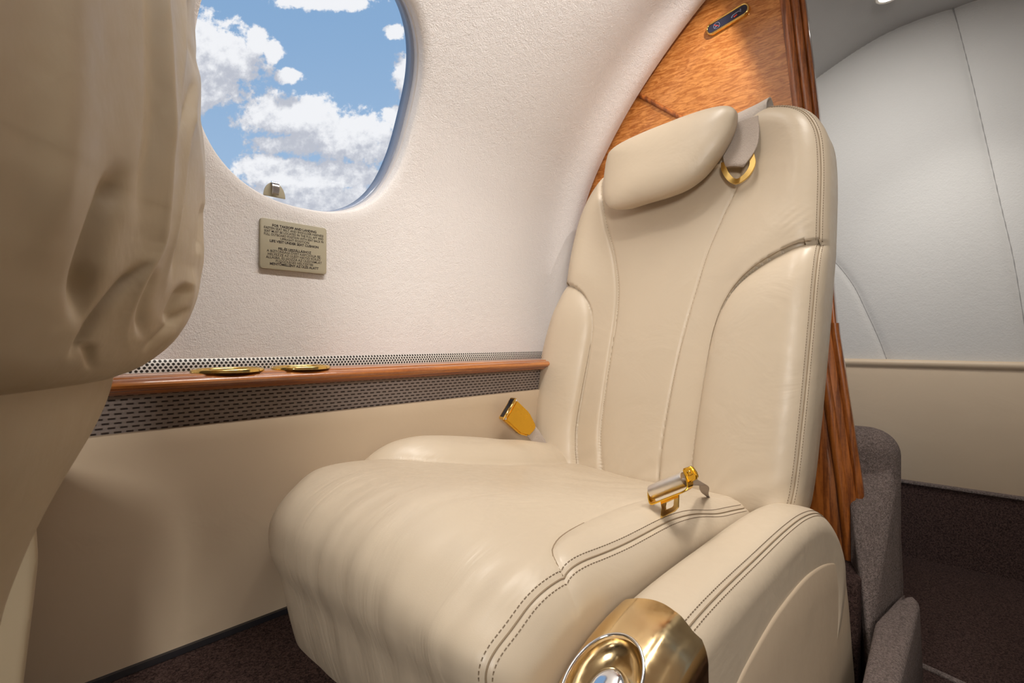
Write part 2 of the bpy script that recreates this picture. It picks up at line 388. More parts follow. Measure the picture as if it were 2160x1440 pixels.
# surrounding: plain grids, plus filler from box ring to grid by using finely matched bands
def patch(xa, xb, sa, sb, nx, ns):
    X = np.linspace(xa, xb, nx)[:, None]*np.ones(ns)[None]; s = np.linspace(sa, sb, ns)[None]*np.ones(nx)[:, None]
    return shell(X, s, cove(X, s))
verts, faces = [], []
def add(P, cv=False, flip=False):
    b0 = sum(len(v_) for v_ in verts); verts.append(P.reshape(-1, 3)); faces.extend(grid_faces(P.shape[0], P.shape[1], False, cv, b0, flip))
add(Pw, True)
STOP = s_at_z(1.505) if False else float(PS[200])
# fill between last ring and its exact rectangle corners is exact: ring lies on the rectangle
for (xa, xb, sa, sb, nx, ns) in [(XF, X0, 0, STOP, 12, 60), (X1, 1.315, 0, STOP, 120, 60), (X0, X1, 0, S0, 12, 3), (X0, X1, S1, STOP, 12, 30)]:
    if sb > sa: add(patch(xa, xb, sa, sb, nx, ns))
# corners of the ring band
V2 = np.vstack(verts)
wl = obj('wall_left', V2, faces, 'wall'); struct(wl)
# little corner triangles where the angular sampling skips the rectangle's corners
for sx_, sy_ in ((1, 1), (1, -1), (-1, 1), (-1, -1)): pass
cx = patch(XF, 1.315, STOP, SM, 20, 120); struct(obj('ceiling', cx.reshape(-1, 3), grid_faces(20, 120), 'wall'))
Xa = np.linspace(1.315, XA+.02, 12)[:, None]*np.ones(160)[None]; sa_ = np.linspace(0, SM, 160)[None]*np.ones(12)[:, None]
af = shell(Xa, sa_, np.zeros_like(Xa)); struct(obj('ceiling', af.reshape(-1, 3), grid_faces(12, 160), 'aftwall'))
# window: ring, seal, pane
win = struct(bpy.data.objects.new('window_1', None)); S.collection.objects.link(win)
def wring(k, off): x, q = superel(th, WA*k, WB*k); return shell(WX+x, WS+q, np.full(NT_, off))
loft('window_ring', np.stack([wring(k, o_) for k, o_ in [(.953, .040), (.946, .036), (.938, .038), (.934, .046), (.934, .064), (.96, .064)]], 0), 'ring', win, caps=False)
loft('window_seal', np.stack([wring(k, o_) for k, o_ in [(.962, .024), (.949, .021), (.944, .025), (.943, .036), (.96, .042)]], 0), 'ringlight', win, caps=False)
pane = np.stack([wring(k, .060-.0*k) for k in np.linspace(.001, .955, 8)], 0)
loft('window_pane', pane, 'glass', win, caps=False)
# small clear shade tab at the lower edge of the opening
x, q = superel(np.array([math.radians(247)]), WA*.955, WB*.955)
tp = atY(579, 400, .930)
tb = thing('window_shade_clip', 'small rounded clip with bright metal fold at the lower rim of the oval window', 'clip', tuple(tp))
ths = np.linspace(0, math.pi, 20); outl = [(tp[0]+.019*math.cos(a), tp[2]-.013+.026*math.sin(a)) for a in ths]
prism('clip_plate', outl, 1, tp[1]-.001, tp[1]+.002, 'placard', tb, .0006)
ribbon('metal_fold', [(tp[0]-.001, tp[1]-.002, tp[2]+.013), (tp[0]-.001, tp[1]-.007, tp[2]+.010), (tp[0]-.001, tp[1]-.009, tp[2]), (tp[0]-.001, tp[1]-.006, tp[2]-.010)], (1, 0, 0), .012, .0015, 'chrome', tb)
# ------------------------------------------------------------------ sidewall ledge, cloth strip, panel
def strip(name, pts, m, x0=XF, x1=1.30, kind=None, n=40, parent=None):
    X = np.linspace(x0, x1, n); P = np.array([[(x_, a, c) for a, c in pts] for x_ in X]); return loft(name, P, m, parent, angle=35)
struct(strip('trim_1', [(.925, .462), (.921, .462), (.9205, .4745), (.9275, .4865), (.935, .484), (.935, .462)], 'perf'))
nose = [(.95, .463), (.846, .463), (.8435, .4618), (.8425, .4598), (.838, .4598), (.833, .4585), (.8295, .4555), (.8285, .452), (.830, .4485), (.8335, .4468), (.8335, .4452), (.838, .444), (.842, .4415), (.846, .4385), (.854, .4375), (.95, .4375)]
struct(strip('trim_2', nose, 'wood_rail'))
struct(strip('trim_3', [(.872, .4385), (.864, .4385), (.8625, .41), (.8645, .382), (.90, .382), (.90, .4385)], 'woven'))
struct(strip('wall_lower_left', [(.95, .386), (.861, .386), (.8575, .3845), (.8565, .380), (.858, .36), (.862, .25), (.872, .12), (.878, .04), (.95, .04)], 'panel_leather'))
struct(strip('baseboard_left', [(.95, .060), (.870, .060), (.868, .052), (.95, .05)], 'black'))
for px0, px1, lab in ((400, 556, 'larger gold cupholder rim ring on the wooden side ledge, nearer the front seat'), (575, 692, 'smaller gold cupholder rim ring on the wooden side ledge, nearer the beige seat')):
    a = atY(px0, 775, .868); c = atY(px1, 772, .868); r = abs(c[0]-a[0])/2; r = min(r, .052); cx_ = (a[0]+c[0])/2
    R = thing('cupholder_ring', lab, 'cupholder', (cx_, .868, .463), 'gold cupholder rims in the side ledge')
    tt = np.linspace(0, 2*math.pi, 64, endpoint=False)
    ry = min(r, .040)
    P = []
    for k_, zz in [(1.0, .4632), (1.0, .4665), (.97, .4685), (.90, .4685), (.86, .4665), (.85, .4625)]:
        P.append(np.stack([cx_+r*k_*np.cos(tt), .868+ry*k_*np.sin(tt), np.full(64, zz)], 1))
    loft('rim', np.stack(P), 'gold', R, caps=False)
    P = [np.stack([cx_+r*k_*np.cos(tt), .868+ry*k_*np.sin(tt), np.full(64, zz)], 1) for k_, zz in [(.86, .4655), (.84, .4636), (.4, .4634), (.01, .4634)]]
    loft('cup_well', np.stack(P), 'black', R, caps=False)
# placard
pa, pb = atY(548, 462, .921), atY(688, 578, .921)
PX0, PX1, PZ0, PZ1 = .364, .486, .6370, .7245
pl = thing('safety_placard', 'bronze takeoff and landing instruction placard on the wall under the oval window', 'sign', ((PX0+PX1)/2, .922, (PZ0+PZ1)/2))
rr = .005; outl = []
for (cx_, cz_, a0) in [(PX1-rr, PZ1-rr, 0), (PX0+rr, PZ1-rr, 90), (PX0+rr, PZ0+rr, 180), (PX1-rr, PZ0+rr, 270)]:
    for a in np.linspace(a0, a0+90, 6): outl.append((cx_+rr*math.cos(math.radians(a)), cz_+rr*math.sin(math.radians(a))))
prism('plate', outl, 1, .9225, .9290, 'placard', pl, .0008)
lines = [('FOR TAKEOFF AND LANDING', 1), ('FASTEN SEAT BELT AND SHOULDER HARNESS', 0), ('SEAT MUST BE LOCATED IN THE FULL AFT AND', 0), ('FULL OUTBOARD POSITION WITH SEAT BACK IN', 0),
         ('UPRIGHT POSITION', 0), ('LIFE VEST UNDER SEAT CUSHION', 1), ('', 0), ('FEL-ÉS LESZÁLLÁSHOZ', 1), ('A BIZTONSÁGI ÖVET KAPCSOLJA BE,', 0), ('HELYEZZE AZ ÜLÉST HÁTSÓ KÜLSŐ', 0),
         ('ÁLLÁSBA, ÉS HOZZA AZ ÜLÉSTÁMLÁT', 0), ('FÜGGŐLEGES HELYZETBE', 0), ('MENTŐMELLÉNY AZ ÜLÉS ALATT', 1)]
dg = bpy.context.evaluated_depsgraph_get()
tv, tf = [], []
for i, (tx, bold) in enumerate(lines):
    if not tx: continue
    cu = bpy.data.curves.new('t', 'FONT'); cu.body = tx; cu.align_x = 'CENTER'; cu.size = .0060; cu.offset = .00017 if bold else .00003; cu.resolution_u = 2
    to = bpy.data.objects.new('t', cu); S.collection.objects.link(to); bpy.context.view_layer.update()
    me = bpy.data.meshes.new_from_object(to.evaluated_get(bpy.context.evaluated_depsgraph_get()))
    vs = np.array([v_.co[:] for v_ in me.vertices]); wdt = vs[:, 0].max()-vs[:, 0].min(); 
    mxw = .109; sc = min(1, mxw/wdt)
    base = len(tv); zc = PZ1-.0125-i*.00555-(.001 if i > 6 else 0)
    for p in vs: tv.append(((PX0+PX1)/2+p[0]*sc, .9222, zc+p[1]))
    for f in me.polygons: tf.append([base+k_ for k_ in f.vertices])
    bpy.data.objects.remove(to); bpy.data.meshes.remove(me)
obj('lettering', tv, tf, 'ink', pl, False)
# ------------------------------------------------------------------ partition (figured wood) behind the seat
def edgeY(z): return float(np.interp(z, [-.2, .2, .53, 1.035, 1.28, 1.5], [.175, .213, .2566, .293, .3186, .345]))
zs_ = np.linspace(-.15, 1.45, 40)
poly = [(edgeY(z)+.028, z) for z in zs_]
outp = [tuple(p) for p in PR[:200] if p[1] < 1.46 and p[0] > .37][::-1][::6]
outp = [(a+.02, c) for a, c in outp]
poly = poly+outp+[(.95, .3), (.95, -.15)]
part = thing('wood_partition', 'glossy figured wood partition standing behind the beige seat', 'partition', (1.30, .6, Z_SIDE))
prism('panel', poly, 0, XP, XP+.02, 'wood_panel', part)
def edge_mold(name, dy0, dy1, x0, x1, z0, z1, m, r=.004):
    zz = np.linspace(z0, z1, 40); P = []
    for z in zz:
        e = edgeY(z); a, c = e+dy0, e+dy1
        P.append([(x0+r, a, z), (x0, a+r*.6, z), (x0-.0005, (a+c)/2, z), (x0, c-r*.6, z), (x0+r, c, z), (x1-r, c, z), (x1, c-r*.6, z), (x1, a+r*.6, z), (x1-r, a, z)])
    return loft(name, P, m, part, angle=60)
edge_mold('edge_molding', .010, .030, XP-.006, XP+.03, -.15, 1.46, 'wood_dark', .0015)
edge_mold('edge_molding', -.006, .010, XP-.001, XP+.034, -.15, 1.46, 'wood_dark', .0015)
edge_mold('edge_rail', -.016, -.006, XP+.012, XP+.036, .18, 1.46, 'wood_dark', .0015)
edge_mold('lower_panel', -.010, .10, XP-.014, XP-.001, .0, .57, 'wood_dark', .003)
edge_mold('lower_molding', .002, .022, XP-.026, XP-.013, .0, .60, 'wood_dark', .006)
edge_mold('lower_molding', -.024, -.008, XP-.010, XP+.012, .17, .55, 'wood_dark', .005)
a = atX(1342, 197, XP); c = atX(1500, 283, XP)
tube('panel_bead', spline([a, (a+c)/2, c], 12), .0065, 'wood_dark', part)
# lit sign on the partition
sa, sb = atX(1500, 60, XP), atX(1570, 22, XP); ctr = (atX(1500, 62, XP)+atX(1572, 20, XP))/2
p1, p2 = atX(1490, 68, XP-.006), atX(1581, 13, XP-.006)
ctr = (p1+p2)/2; ax = (p2-p1); L = np.linalg.norm(ax)/2; ax /= np.linalg.norm(ax); nrm = np.array([-1., 0, 0]); bx2 = np.cross(nrm, ax)
sg = thing('cabin_sign', 'gold-rimmed oblong no smoking and seat belt sign on the wood partition', 'sign', tuple(ctr))
HW = .0155
def stad(Lh, H, x, n=14):
    out = []
    for a in np.linspace(-90, 90, n): out.append(((Lh-H)+H*math.cos(math.radians(a)), H*math.sin(math.radians(a))))
    for a in np.linspace(90, 270, n): out.append((-(Lh-H)+H*math.cos(math.radians(a)), H*math.sin(math.radians(a))))
    return np.array([ctr+ax*u+bx2*v_+nrm*x for u, v_ in out])
loft('sign_frame', [stad(L, HW, -.006), stad(L, HW, .002), stad(L-.0015, HW-.0015, .004), stad(L-.004, HW-.004, .004), stad(L-.0045, HW-.0045, .0015), stad(L-.0045, HW-.0045, -.006)], 'gold', sg, caps=False)
loft('sign_lens', [stad(L-.0044, HW-.0044, -.006), stad(L-.0044, HW-.0044, .0012)], 'navy', sg, angle=40)
def sgp(u, v_, x=.0018): return ctr+ax*u+bx2*v_+nrm*x
cir = [sgp(-.026+.0075*math.cos(a), .0075*math.sin(a)) for a in np.linspace(0, 2*math.pi, 28, endpoint=False)]
tube('no_smoking_ring', cir, .0005, 'signgrey', sg, True)
tube('cigarette_pictogram', [sgp(-.031, -.002), sgp(-.026, -.0015), sgp(-.0215, -.001)], .0009, 'signgrey', sg)
tube('red_slash', [sgp(-.031, .0045), sgp(-.026, 0), sgp(-.0215, -.0045)], .0009, 'signred', sg)
tube('belt_pictogram', [sgp(.010, -.003), sgp(.014, .001), sgp(.021, .002), sgp(.028, .0025), sgp(.034, -.001)], .0012, 'signgrey', sg)
tube('belt_head_pictogram', [sgp(.0315, .003), sgp(.0345, .0035)], .0018, 'signgrey', sg)
tube('belt_buckle_pictogram', [sgp(.0155, -.0045), sgp(.020, -.0035), sgp(.0235, -.003)], .0014, 'signred', sg)
# unseen baffle added beside the partition spotlight; its edge cuts the beam
def _ext(f): p = _A+(_B-_A)*f-_L; return p/np.linalg.norm(p)
rl_ = thing('beam_baffle', 'unseen metal baffle added by a ceiling spotlight to cut its beam on the wood partition', 'lamp', tuple(_L))
q0, q1 = _L+_ext(-2.2)*.030, _L+_ext(3.0)*.030
_V = [q0, q1, q1-_n*.06, q0-_n*.06]; _V += [p_+(p_-_L)*.05 for p_ in _V]
obj('baffle_plate', _V, [(0, 1, 2, 3), (7, 6, 5, 4), (0, 4, 5, 1), (1, 5, 6, 2), (2, 6, 7, 3), (3, 7, 4, 0)], 'brushed', rl_, False)
tube('baffle_arm', [q0-_n*.05, q0-_n*.05+np.array([0, 0, .045])], .003, 'brushed', rl_)
# ------------------------------------------------------------------ aft bulkhead and floor
xx = XA
def aft_panel(name, poly, x, m, bev=.006): return struct(prism(name, poly, 0, x, x+.03, m, None, bev))
aft = [tuple(p) for p in PR[::8]]; aft = [(a, c) for a, c in aft if c > .46]
seamA = [atX(*p, XA)[1:] for p in [(2000, -20), (2040, 130), (2080, 300), (2110, 430), (2140, 560), (2175, 780)]]
seamB = [atX(*p, XA)[1:] for p in [(1700, 500), (1755, 545), (1800, 600), (1830, 660), (1855, 715), (1874, 765)]]
def bulkhead():
    ys = np.linspace(-.80, 1.0, 300); zs2 = np.linspace(.443, 1.56, 220); Y, Z = np.meshgrid(ys, zs2, indexing='ij')
    Q = np.stack([Y.ravel(), Z.ravel()], 1); dA, dB = pdist(Q, spline(seamA, 40)), pdist(Q, spline(seamB, 40))
    dm = np.minimum(dA, dB); prl = pdist(Q, PR[::6])
    h = .006*dome(dm, .10)-.003*np.exp(-(dm/.010)**2)+.012*dome(prl, .06)
    return np.stack([XA-h, Q[:, 0], Q[:, 1]], 1).reshape(300, 220, 3)
for sm_ in (seamA, seamB):
    q = spline(sm_, 60); struct(tube('trim_6', np.stack([np.full(60, XA-.0095), q[:, 0], q[:, 1]], 1), .0015, 'seamgrey'))
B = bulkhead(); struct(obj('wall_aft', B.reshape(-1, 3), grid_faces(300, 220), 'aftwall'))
zb0 = .075
struct(strip_ := loft('wall_aft_lower', [[(XA-.010, y, .4535), (XA-.032, y, .452), (XA-.038, y, .448), (XA-.040, y, .442), (XA-.037, y, .433), (XA-.031, y, .428), (XA-.035, y, .40), (XA-.036, y, .25), (XA-.02, y, .10), (XA-.014, y, zb0), (XA+.02, y, zb0), (XA+.02, y, .452)] for y in np.linspace(-.80, 1.0, 30)], 'panel_leather', angle=50))
struct(box('trim_4', (XA-.030, -.8, zb0-.008), (XA-.006, 1.0, zb0+.001), 'carpet_light', None, .002))
struct(box('baseboard_aft', (XA-.024, -.8, Z_AISLE-.01), (XA+.02, 1.0, zb0), 'carpet'))
struct(box('floor', (XF, -.8, Z_AISLE-.03), (XA, 1.0, Z_AISLE), 'carpet'))
struct(box('floor', (XF, .205, Z_AISLE+.001), (1.158, .95, Z_SIDE-.004), 'carpet', None, .004))
struct(box('floor', (1.159, .178, Z_AISLE+.001), (1.298, .95, Z_SIDE-.004), 'carpet', None, .004))
struct(box('floor', (XF, -.80, Z_AISLE+.001), (1.298, -.10, Z_SIDE-.004), 'carpet', None, .004))
struct(box('wall_front', (XF-.02, -.8, -.2), (XF, 1.0, 1.6), 'aftwall'))
struct(loft('wall_right', [[(x_, -.753, .49), (x_, -.765, .2), (x_, -.74, -.2), (x_, -.80, -.2), (x_, -.80, .49)] for x_ in np.linspace(XF, XA, 6)], 'panel_leather'))
box_seam = atZ(1911, 1388, Z_AISLE+.002); bs2 = atZ(2090, 1470, Z_AISLE+.002)
sm = tube('trim_5', spline([atZ(1880, 1372, Z_AISLE), box_seam, (box_seam+bs2)/2, bs2], 12), .006, 'carpet_light'); struct(sm)
# carpeted spar cover box and low kick hump beside the aisle
def hull(name, pts, m, bev, label, cat, seg=5):
    import bmesh
    bm = bmesh.new()
    for p in pts: bm.verts.new(p)
    r_ = bmesh.ops.convex_hull(bm, input=bm.verts); bmesh.ops.dissolve_limit(bm, angle_limit=.02, verts=bm.verts, edges=bm.edges)
    bmesh.ops.bevel(bm, geom=bm.edges[:], offset=bev, segments=seg, affect='EDGES', profile=.5, clamp_overlap=True)
    bmesh.ops.recalc_face_normals(bm, faces=bm.faces); bm.verts.index_update()
    V_ = [v_.co[:] for v_ in bm.verts]; F_ = [[q_.index for q_ in f.verts] for f in bm.faces]; bm.free()
    o = obj(name, V_, F_, m, None, True, 60); tag(o, label, cat); return o
cbx = hull('carpeted_box', [(1.335, .300, .325), (1.345, .128, .325), (1.9, .36, .25), (1.9, .208, .25), (1.345, .128, Z_AISLE+.001), (1.9, .36, Z_AISLE+.001), (1.9, .208, Z_AISLE+.001), (1.335, .30, Z_AISLE+.001)], 'carpet_light', .055, 'tall carpet-covered box with a rounded top behind the wood partition edge', 'box', 8)
gus = hull('front_gusset', [(1.38, .24, .25), (1.36, .136, .245), (1.215, .190, .12), (1.16, .160, -.05), (1.16, .160, Z_AISLE+.001), (1.345, .1262, Z_AISLE+.001), (1.38, .128, .0), (1.38, .24, Z_AISLE+.001)], 'carpet_light', .012, 'x', 'x')
del gus['label'], gus['category']; gus.parent = cbx
hull('carpeted_hump', [(.55, .118, Z_AISLE), (.55, .088, Z_AISLE), (.55, .118, .0), (.55, .094, -.004), (1.15, .150, .0), (1.345, .122, .0), (1.30, .096, -.004), (1.30, .090, Z_AISLE), (1.345, .120, Z_AISLE), (1.15, .150, Z_AISLE)], 'carpet_light', .016, 'low carpeted hump running along the floor step beside the seat', 'floor step')
# ceiling downlight visible at the top edge
dl = atZ(1872, -6, 1.487)
D = thing('downlight', 'small round lit downlight in the ceiling behind the partition', 'ceiling light', tuple(dl))
tt = np.linspace(0, 2*math.pi, 32, endpoint=False)
def disc(r, z, c_=dl): return np.stack([c_[0]+r*np.cos(tt), c_[1]+r*np.sin(tt), np.full(32, c_[2]+z)], 1)
loft('bezel', [disc(.030, .012), disc(.030, 0), disc(.027, -.003), disc(.021, -.002), disc(.020, .004)], 'brushed', D, caps=False)
loft('lens', [disc(.020, -.001), disc(.012, -.004), disc(.001, -.005)], 'lamp', D, caps=False)
# ------------------------------------------------------------------ THE SEAT
seat = thing('passenger_chair', 'beige leather passenger seat with headrest, facing left in front of the wood partition', 'seat', (.72, .55, Z_SIDE))
AL = math.atan(.18); BO = np.array([1.045, 0, .20]); BU = np.array([math.sin(AL), 0, math.cos(AL)]); BN = np.array([-math.cos(AL), 0, math.sin(AL)])
def b3(Q, h): return BO+np.stack([np.zeros(len(Q)), Q[:, 0], np.zeros(len(Q))], 1)+Q[:, 1:2]*BU+np.asarray(h)[:, None]*BN
def px2b(px, py, h=0.0):
    a, b_, c = kxy(px, py); dr = np.array([a, b_, c]); o_ = np.array([0, 0, CZ]); P0 = BO+BN*h
    tt_ = ((P0-o_)@BN)/(dr@BN); p = o_+dr*tt_; return np.array([p[1], (p-BO)@BU])
if True:
    for nme, pts in {'L1': [(1265, 370), (1300, 600), (1262, 990)], 'R1': [(1550, 390), (1480, 560), (1387, 1000)], 'R2': [(1715, 505), (1600, 560), (1455, 1030)], 'edge': [(1640, 230), (1715, 480), (1660, 1060)], 'L': [(1265, 365), (1207, 430), (1195, 590), (1105, 850)]}.items():
        print(nme, [tuple(np.round(px2b(*p), 3)) for p in pts])
outl = [(.262, -.04), (.246, .02), (.236, .15), (.229, .30), (.224, .45), (.223, .58), (.226, .68), (.236, .745), (.262, .793), (.305, .822), (.37, .834), (.46, .836), (.545, .836), (.64, .830), (.71, .815), (.762, .785), (.800, .735), (.822, .665), (.832, .58), (.838, .50), (.850, .44), (.872, .37), (.888, .28), (.892, .18), (.886, .08), (.870, .01), (.85, -.04)]
OUT = spline(outl+[outl[0]], 560)[:-1]
L1 = spline([px2b(*p, .01) for p in [(1262, 352), (1264, 400), (1275, 470), (1291, 530), (1300, 600), (1297, 660), (1285, 740), (1270, 840), (1262, 920), (1266, 1010)]], 90)
L2 = spline([px2b(*p, .02) for p in [(1176, 594), (1200, 598), (1226, 614), (1242, 645), (1245, 685), (1236, 745), (1220, 830), (1208, 910), (1210, 990)]], 90)
R1 = spline([px2b(*p, .01) for p in [(1562, 350), (1550, 395), (1522, 455), (1490, 530), (1465, 610), (1445, 680), (1425, 760), (1405, 860), (1390, 960), (1384, 1050)]], 90)
R2 = spline([px2b(*p, .02) for p in [(1726, 503), (1690, 512), (1640, 535), (1590, 566), (1550, 602), (1521, 645), (1500, 700), (1484, 780), (1468, 880), (1456, 980), (1450, 1080)]], 110)
wingR = np.vstack([R2, [(.1, R2[-1][1]), (.1, R2[0][1])]]); wingL = np.vstack([L2, [(1.0, L2[-1][1]), (1.0, L2[0][1])]])
cenP = np.vstack([R1, L1[::-1]])
BD = .095
def back_h(Q):
    Q = np.asarray(Q, float); dO = pdist(Q, OUT, True); dO = np.where(inside(Q, OUT), dO, 0)
    dL1, dR1, dL2, dR2 = pdist(Q, L1), pdist(Q, R1), pdist(Q, L2), pdist(Q, R2)
    ic = inside(Q, cenP); iR = inside(Q, wingR); iL = inside(Q, wingL)
    d1 = np.minimum(dL1, dR1); t = Q[:, 1]
    h = np.where(ic, .006*dome(d1, .06), 0)
    ub = .008*dome(d1, .012)+.026*sst(d1, 0, .13)*sst(t, .15, .5)
    h = np.where(~ic, ub, h)
    wg = .006+.034*dome(np.minimum(dL2, dR2), .10)
    # upper bolster sinks towards the wing's arched seam
    d2 = np.where(Q[:, 0] < .54, dR2, dL2)
    h = np.where(~ic & ~(iR | iL), h-.004*np.exp(-(d2/.03)**2), h)
    h = np.where(iR | iL, wg+.002, h)
    for dd in (dL1, dR1, dL2, dR2): h -= .0019*np.exp(-(dd/.0032)**2)
    h += .006*sst(t, .05, .0)*0
    r = .058; h -= r*(1-dome(dO, r))*.95
    # shallow press mark where edge seam runs
    h -= .0022*np.exp(-((dO-.0125)/.003)**2)
    # soft leather creases at foot and by the arched seam
    h += .0009*np.sin((Q[:, 0]*1.2+t*1.1)*110+3*np.sin(Q[:, 0]*30))*np.exp(-(t/.06)**2)
    nearc = np.exp(-((Q[:, 0]-.262)/.03)**2-((t-.545)/.03)**2); h += .0004*np.sin((t*.9+Q[:, 0]*.7)*420)*nearc
    return h
def backS(Q, lift=0.0): Q = np.asarray(Q, float); return b3(Q, back_h(Q)+lift)
C0 = np.array([.545, .40]); ks = 1-(1-np.linspace(0, 1, 190)[1:])**1.25; ks = ks**.95
PB = [backS(C0+(OUT-C0)*k_) for k_ in ks]
hE = back_h(OUT)
for k_, e in [(1.0, -.3), (1.0, -.75), (.985, -.93), (.96, -1.0), (.8, -1.0), (.4, -1.0), (.02, -1.0)]:
    Q = C0+(OUT-C0)*k_; PB.append(b3(Q, hE*(1+e if e > -.95 else 0)+BD*e*1.0))
back = loft('backrest', np.stack(PB), 'leather', seat, caps=True)
for nm, P2 in (('seam', L1), ('seam', L2[4:]), ('seam', R1[6:]), ('seam', R2[2:])):
    Q = P2[(P2[:, 1] > -.02)]; tube(nm, backS(Q, .0018 if P2 is not L1 and P2 is not R1 and len(P2) in (len(L2)-4, len(R2)-2) else .0011), .00065, 'seam', back, k=6)
# double-stitched edge seam, inboard side and over the top
oi = [i for i in range(len(OUT))]; cin = OUT.mean(0)
nin = np.stack([-(np.roll(OUT, -1, 0)-np.roll(OUT, 1, 0))[:, 1], (np.roll(OUT, -1, 0)-np.roll(OUT, 1, 0))[:, 0]], 1); nin /= np.linalg.norm(nin, axis=1)[:, None]
if ((cin-OUT)*nin).sum() < 0: nin = -nin
E = OUT+nin*.0125; selE = (E[:, 0] < .34) & (E[:, 1] > .0); Ein = E[selE]
Ein = Ein[np.argsort(np.arctan2(Ein[:, 1]-.4, Ein[:, 0]-.6) % (2*math.pi))] if False else Ein
tube('seam', backS(Ein, .0006), .0009, 'seam', back, k=6)
stitches('stitching', lambda q: backS(q, .0004), Ein[::2], (-.0042, .0042), back)
# headrest pillow
HN = np.array([-.985, .0, .17]); HN /= np.linalg.norm(HN)
hp = [(1279, 345), (1284, 322), (1305, 303), (1350, 280), (1405, 257), (1460, 236), (1505, 223), (1535, 221), (1549, 232), (1546, 262), (1534, 296), (1512, 335), (1486, 370), (1452, 398), (1412, 416), (1365, 430), (1322, 443), (1298, 442), (1283, 425), (1278, 385)]
HX = 1.105
hO = np.array([atX(*p, HX+ (0.0)) for p in hp]); hc = hO.mean(0)
hl = spline(np.vstack([hO, hO[:1]]), 200)[:-1]
tilt = lambda P: P+np.stack([(P[:, 2]-hc[2])*.17, 0*P[:, 0], 0*P[:, 0]], 1)
HP = []
def hring(k_, h):
    P = hc+(hl-hc)*k_; P = tilt(P); return P-np.array([1, 0, 0])*h
for k_ in np.linspace(.01, 1, 46):
    HP.append(hring(1-(1-k_)**1.6, .034*(1-(1-(1-k_)**1.6)**2.6)**.5*1.0+.004))
HP.append(hring(1.0, -.004)); HP.append(hring(.995, -.012)); HP.append(hring(.96, -.028)); HP.append(hring(.88, -.038)); HP.append(hring(.5, -.042)); HP.append(hring(.02, -.042))
head = loft('headrest', np.stack(HP), 'leather', seat)
# cushion --------------------------------------------------
CP = spline([(.41, .0), (.385, .008), (.366, .035), (.348, .09), (.334, .155), (.318, .205), (.322, .248), (.350, .282), (.405, .302), (.48, .303), (.60, .286), (.80, .250), (.96, .222), (1.05, .207), (1.10, .20)], 330)
CS = np.r_[0, np.cumsum(np.linalg.norm(np.diff(CP, axis=0), axis=1))]; CL = CS[-1]
YI, YO = .312, .862
bolO = spline([(.478, .88), (.505, .84), (.545, .790), (.60, .752), (.68, .733), (.80, .730), (.95, .742), (1.10, .765)], 60)
bolI = spline([(.425, .30), (.440, .334), (.462, .362), (.52, .385), (.62, .397), (.76, .396), (.9, .380), (1.02, .345), (1.10, .30)], 60)
bOp = np.vstack([bolO, [(1.10, 1.0), (.478, 1.0)]]); bIp = np.vstack([bolI, [(1.10, .2), (.425, .2)]])
def cushS(Q, lift=0.0):
    Q = np.asarray(Q, float); s, y = Q[:, 0], Q[:, 1]
    P = np.stack([np.interp(s, CS, CP[:, 0]), np.interp(s, CS, CP[:, 1])], 1)
    ctr_ = np.stack([np.clip(P[:, 0], .46, 1.1), np.full(len(s), .12)], 1); dr = P-ctr_; ln = np.linalg.norm(dr, axis=1); dr /= ln[:, None]
    top = sst(s, .30, .42)
    XY = np.stack([P[:, 0], y], 1); iO = inside(XY, bOp) & (s > .3); iI = inside(XY, bIp) & (s > .3)
    dOo, dIi = pdist(XY, bolO), pdist(XY, bolI)
    h = .006*np.sin(np.clip((y-YI)/(YO-YI), 0, 1)*math.pi)
    h = h-.012*sst(P[:, 0], .45, .8)*np.exp(-((y-.57)/.12)**2)
    h = np.where(iO, h+.056*(1-np.exp(-dOo/.035)), h); h = h-.034*sst(y, .56, .32)*sst(P[:, 0], .80, .50)*sst(P[:, 1], .21, .285); h = np.where(iI, h+(.009-.012*sst(P[:, 0], .60, .95))*(1-np.exp(-dIi/.015)), h)
    h -= np.where((s > .3), .0016*np.exp(-(dIi/.0025)**2)+.0015*np.exp(-(dOo/.004)**2), 0)
    # creases running down the front
    fr = sst(P[:, 0], .50, .34); h += fr*(.0006*np.sin(y*95+2*np.sin(s*9))+.0004*np.sin(y*181+1.5*np.sin(s*14+1))*sst(s, .1, .3))*sst(y, .84, .55)
    h += .0013*np.sin((P[:, 0]*.55+y)*55+2*np.sin(y*14))*np.exp(-((P[:, 0]-.88)/.10)**2)*top
    rI = .055; rO = .075+.05*sst(P[:, 0], .42, .33)
    di, do = np.clip(y-YI, 0, 9), np.clip(YO-y, 0, 9)
    h -= rI*(1-dome(di, rI))+np.minimum(rO, .11)*(1-dome(do, rO))
    h -= .0014*np.exp(-((y-(YI+.020))/.0028)**2)*(s > .05)
    h += lift
    Pn = P+dr*h[:, None]
    return np.stack([Pn[:, 0], y, Pn[:, 1]], 1)
ys = np.r_[YI+(.09)*np.linspace(0, 1, 56)**1.35, np.linspace(YI+.09, YO-.12, 90)[1:], (YO-.12)+.12*(1-(1-np.linspace(0, 1, 50)[1:])**1.6)]
ys = np.unique(ys); SS = np.linspace(0, CL, 300)
G = cushS(np.stack(np.meshgrid(SS, ys, indexing='ij'), -1).reshape(-1, 2)).reshape(len(SS), len(ys), 3)
def sideface(col, y, dy):
    out = []
    for k_ in (.35, .7, 1.0):
        c2 = col.copy(); tx = np.clip(col[:, 0], .46, 1.1); c2[:, 0] = col[:, 0]+(tx-col[:, 0])*k_; c2[:, 2] = col[:, 2]+(.12-col[:, 2])*k_; c2[:, 1] = y+dy*(1 if k_ < 1 else .9); out.append(c2)
    return out
lf = sideface(G[:, 0], YI, .004)[::-1]; rt = sideface(G[:, -1], YO, -.006)
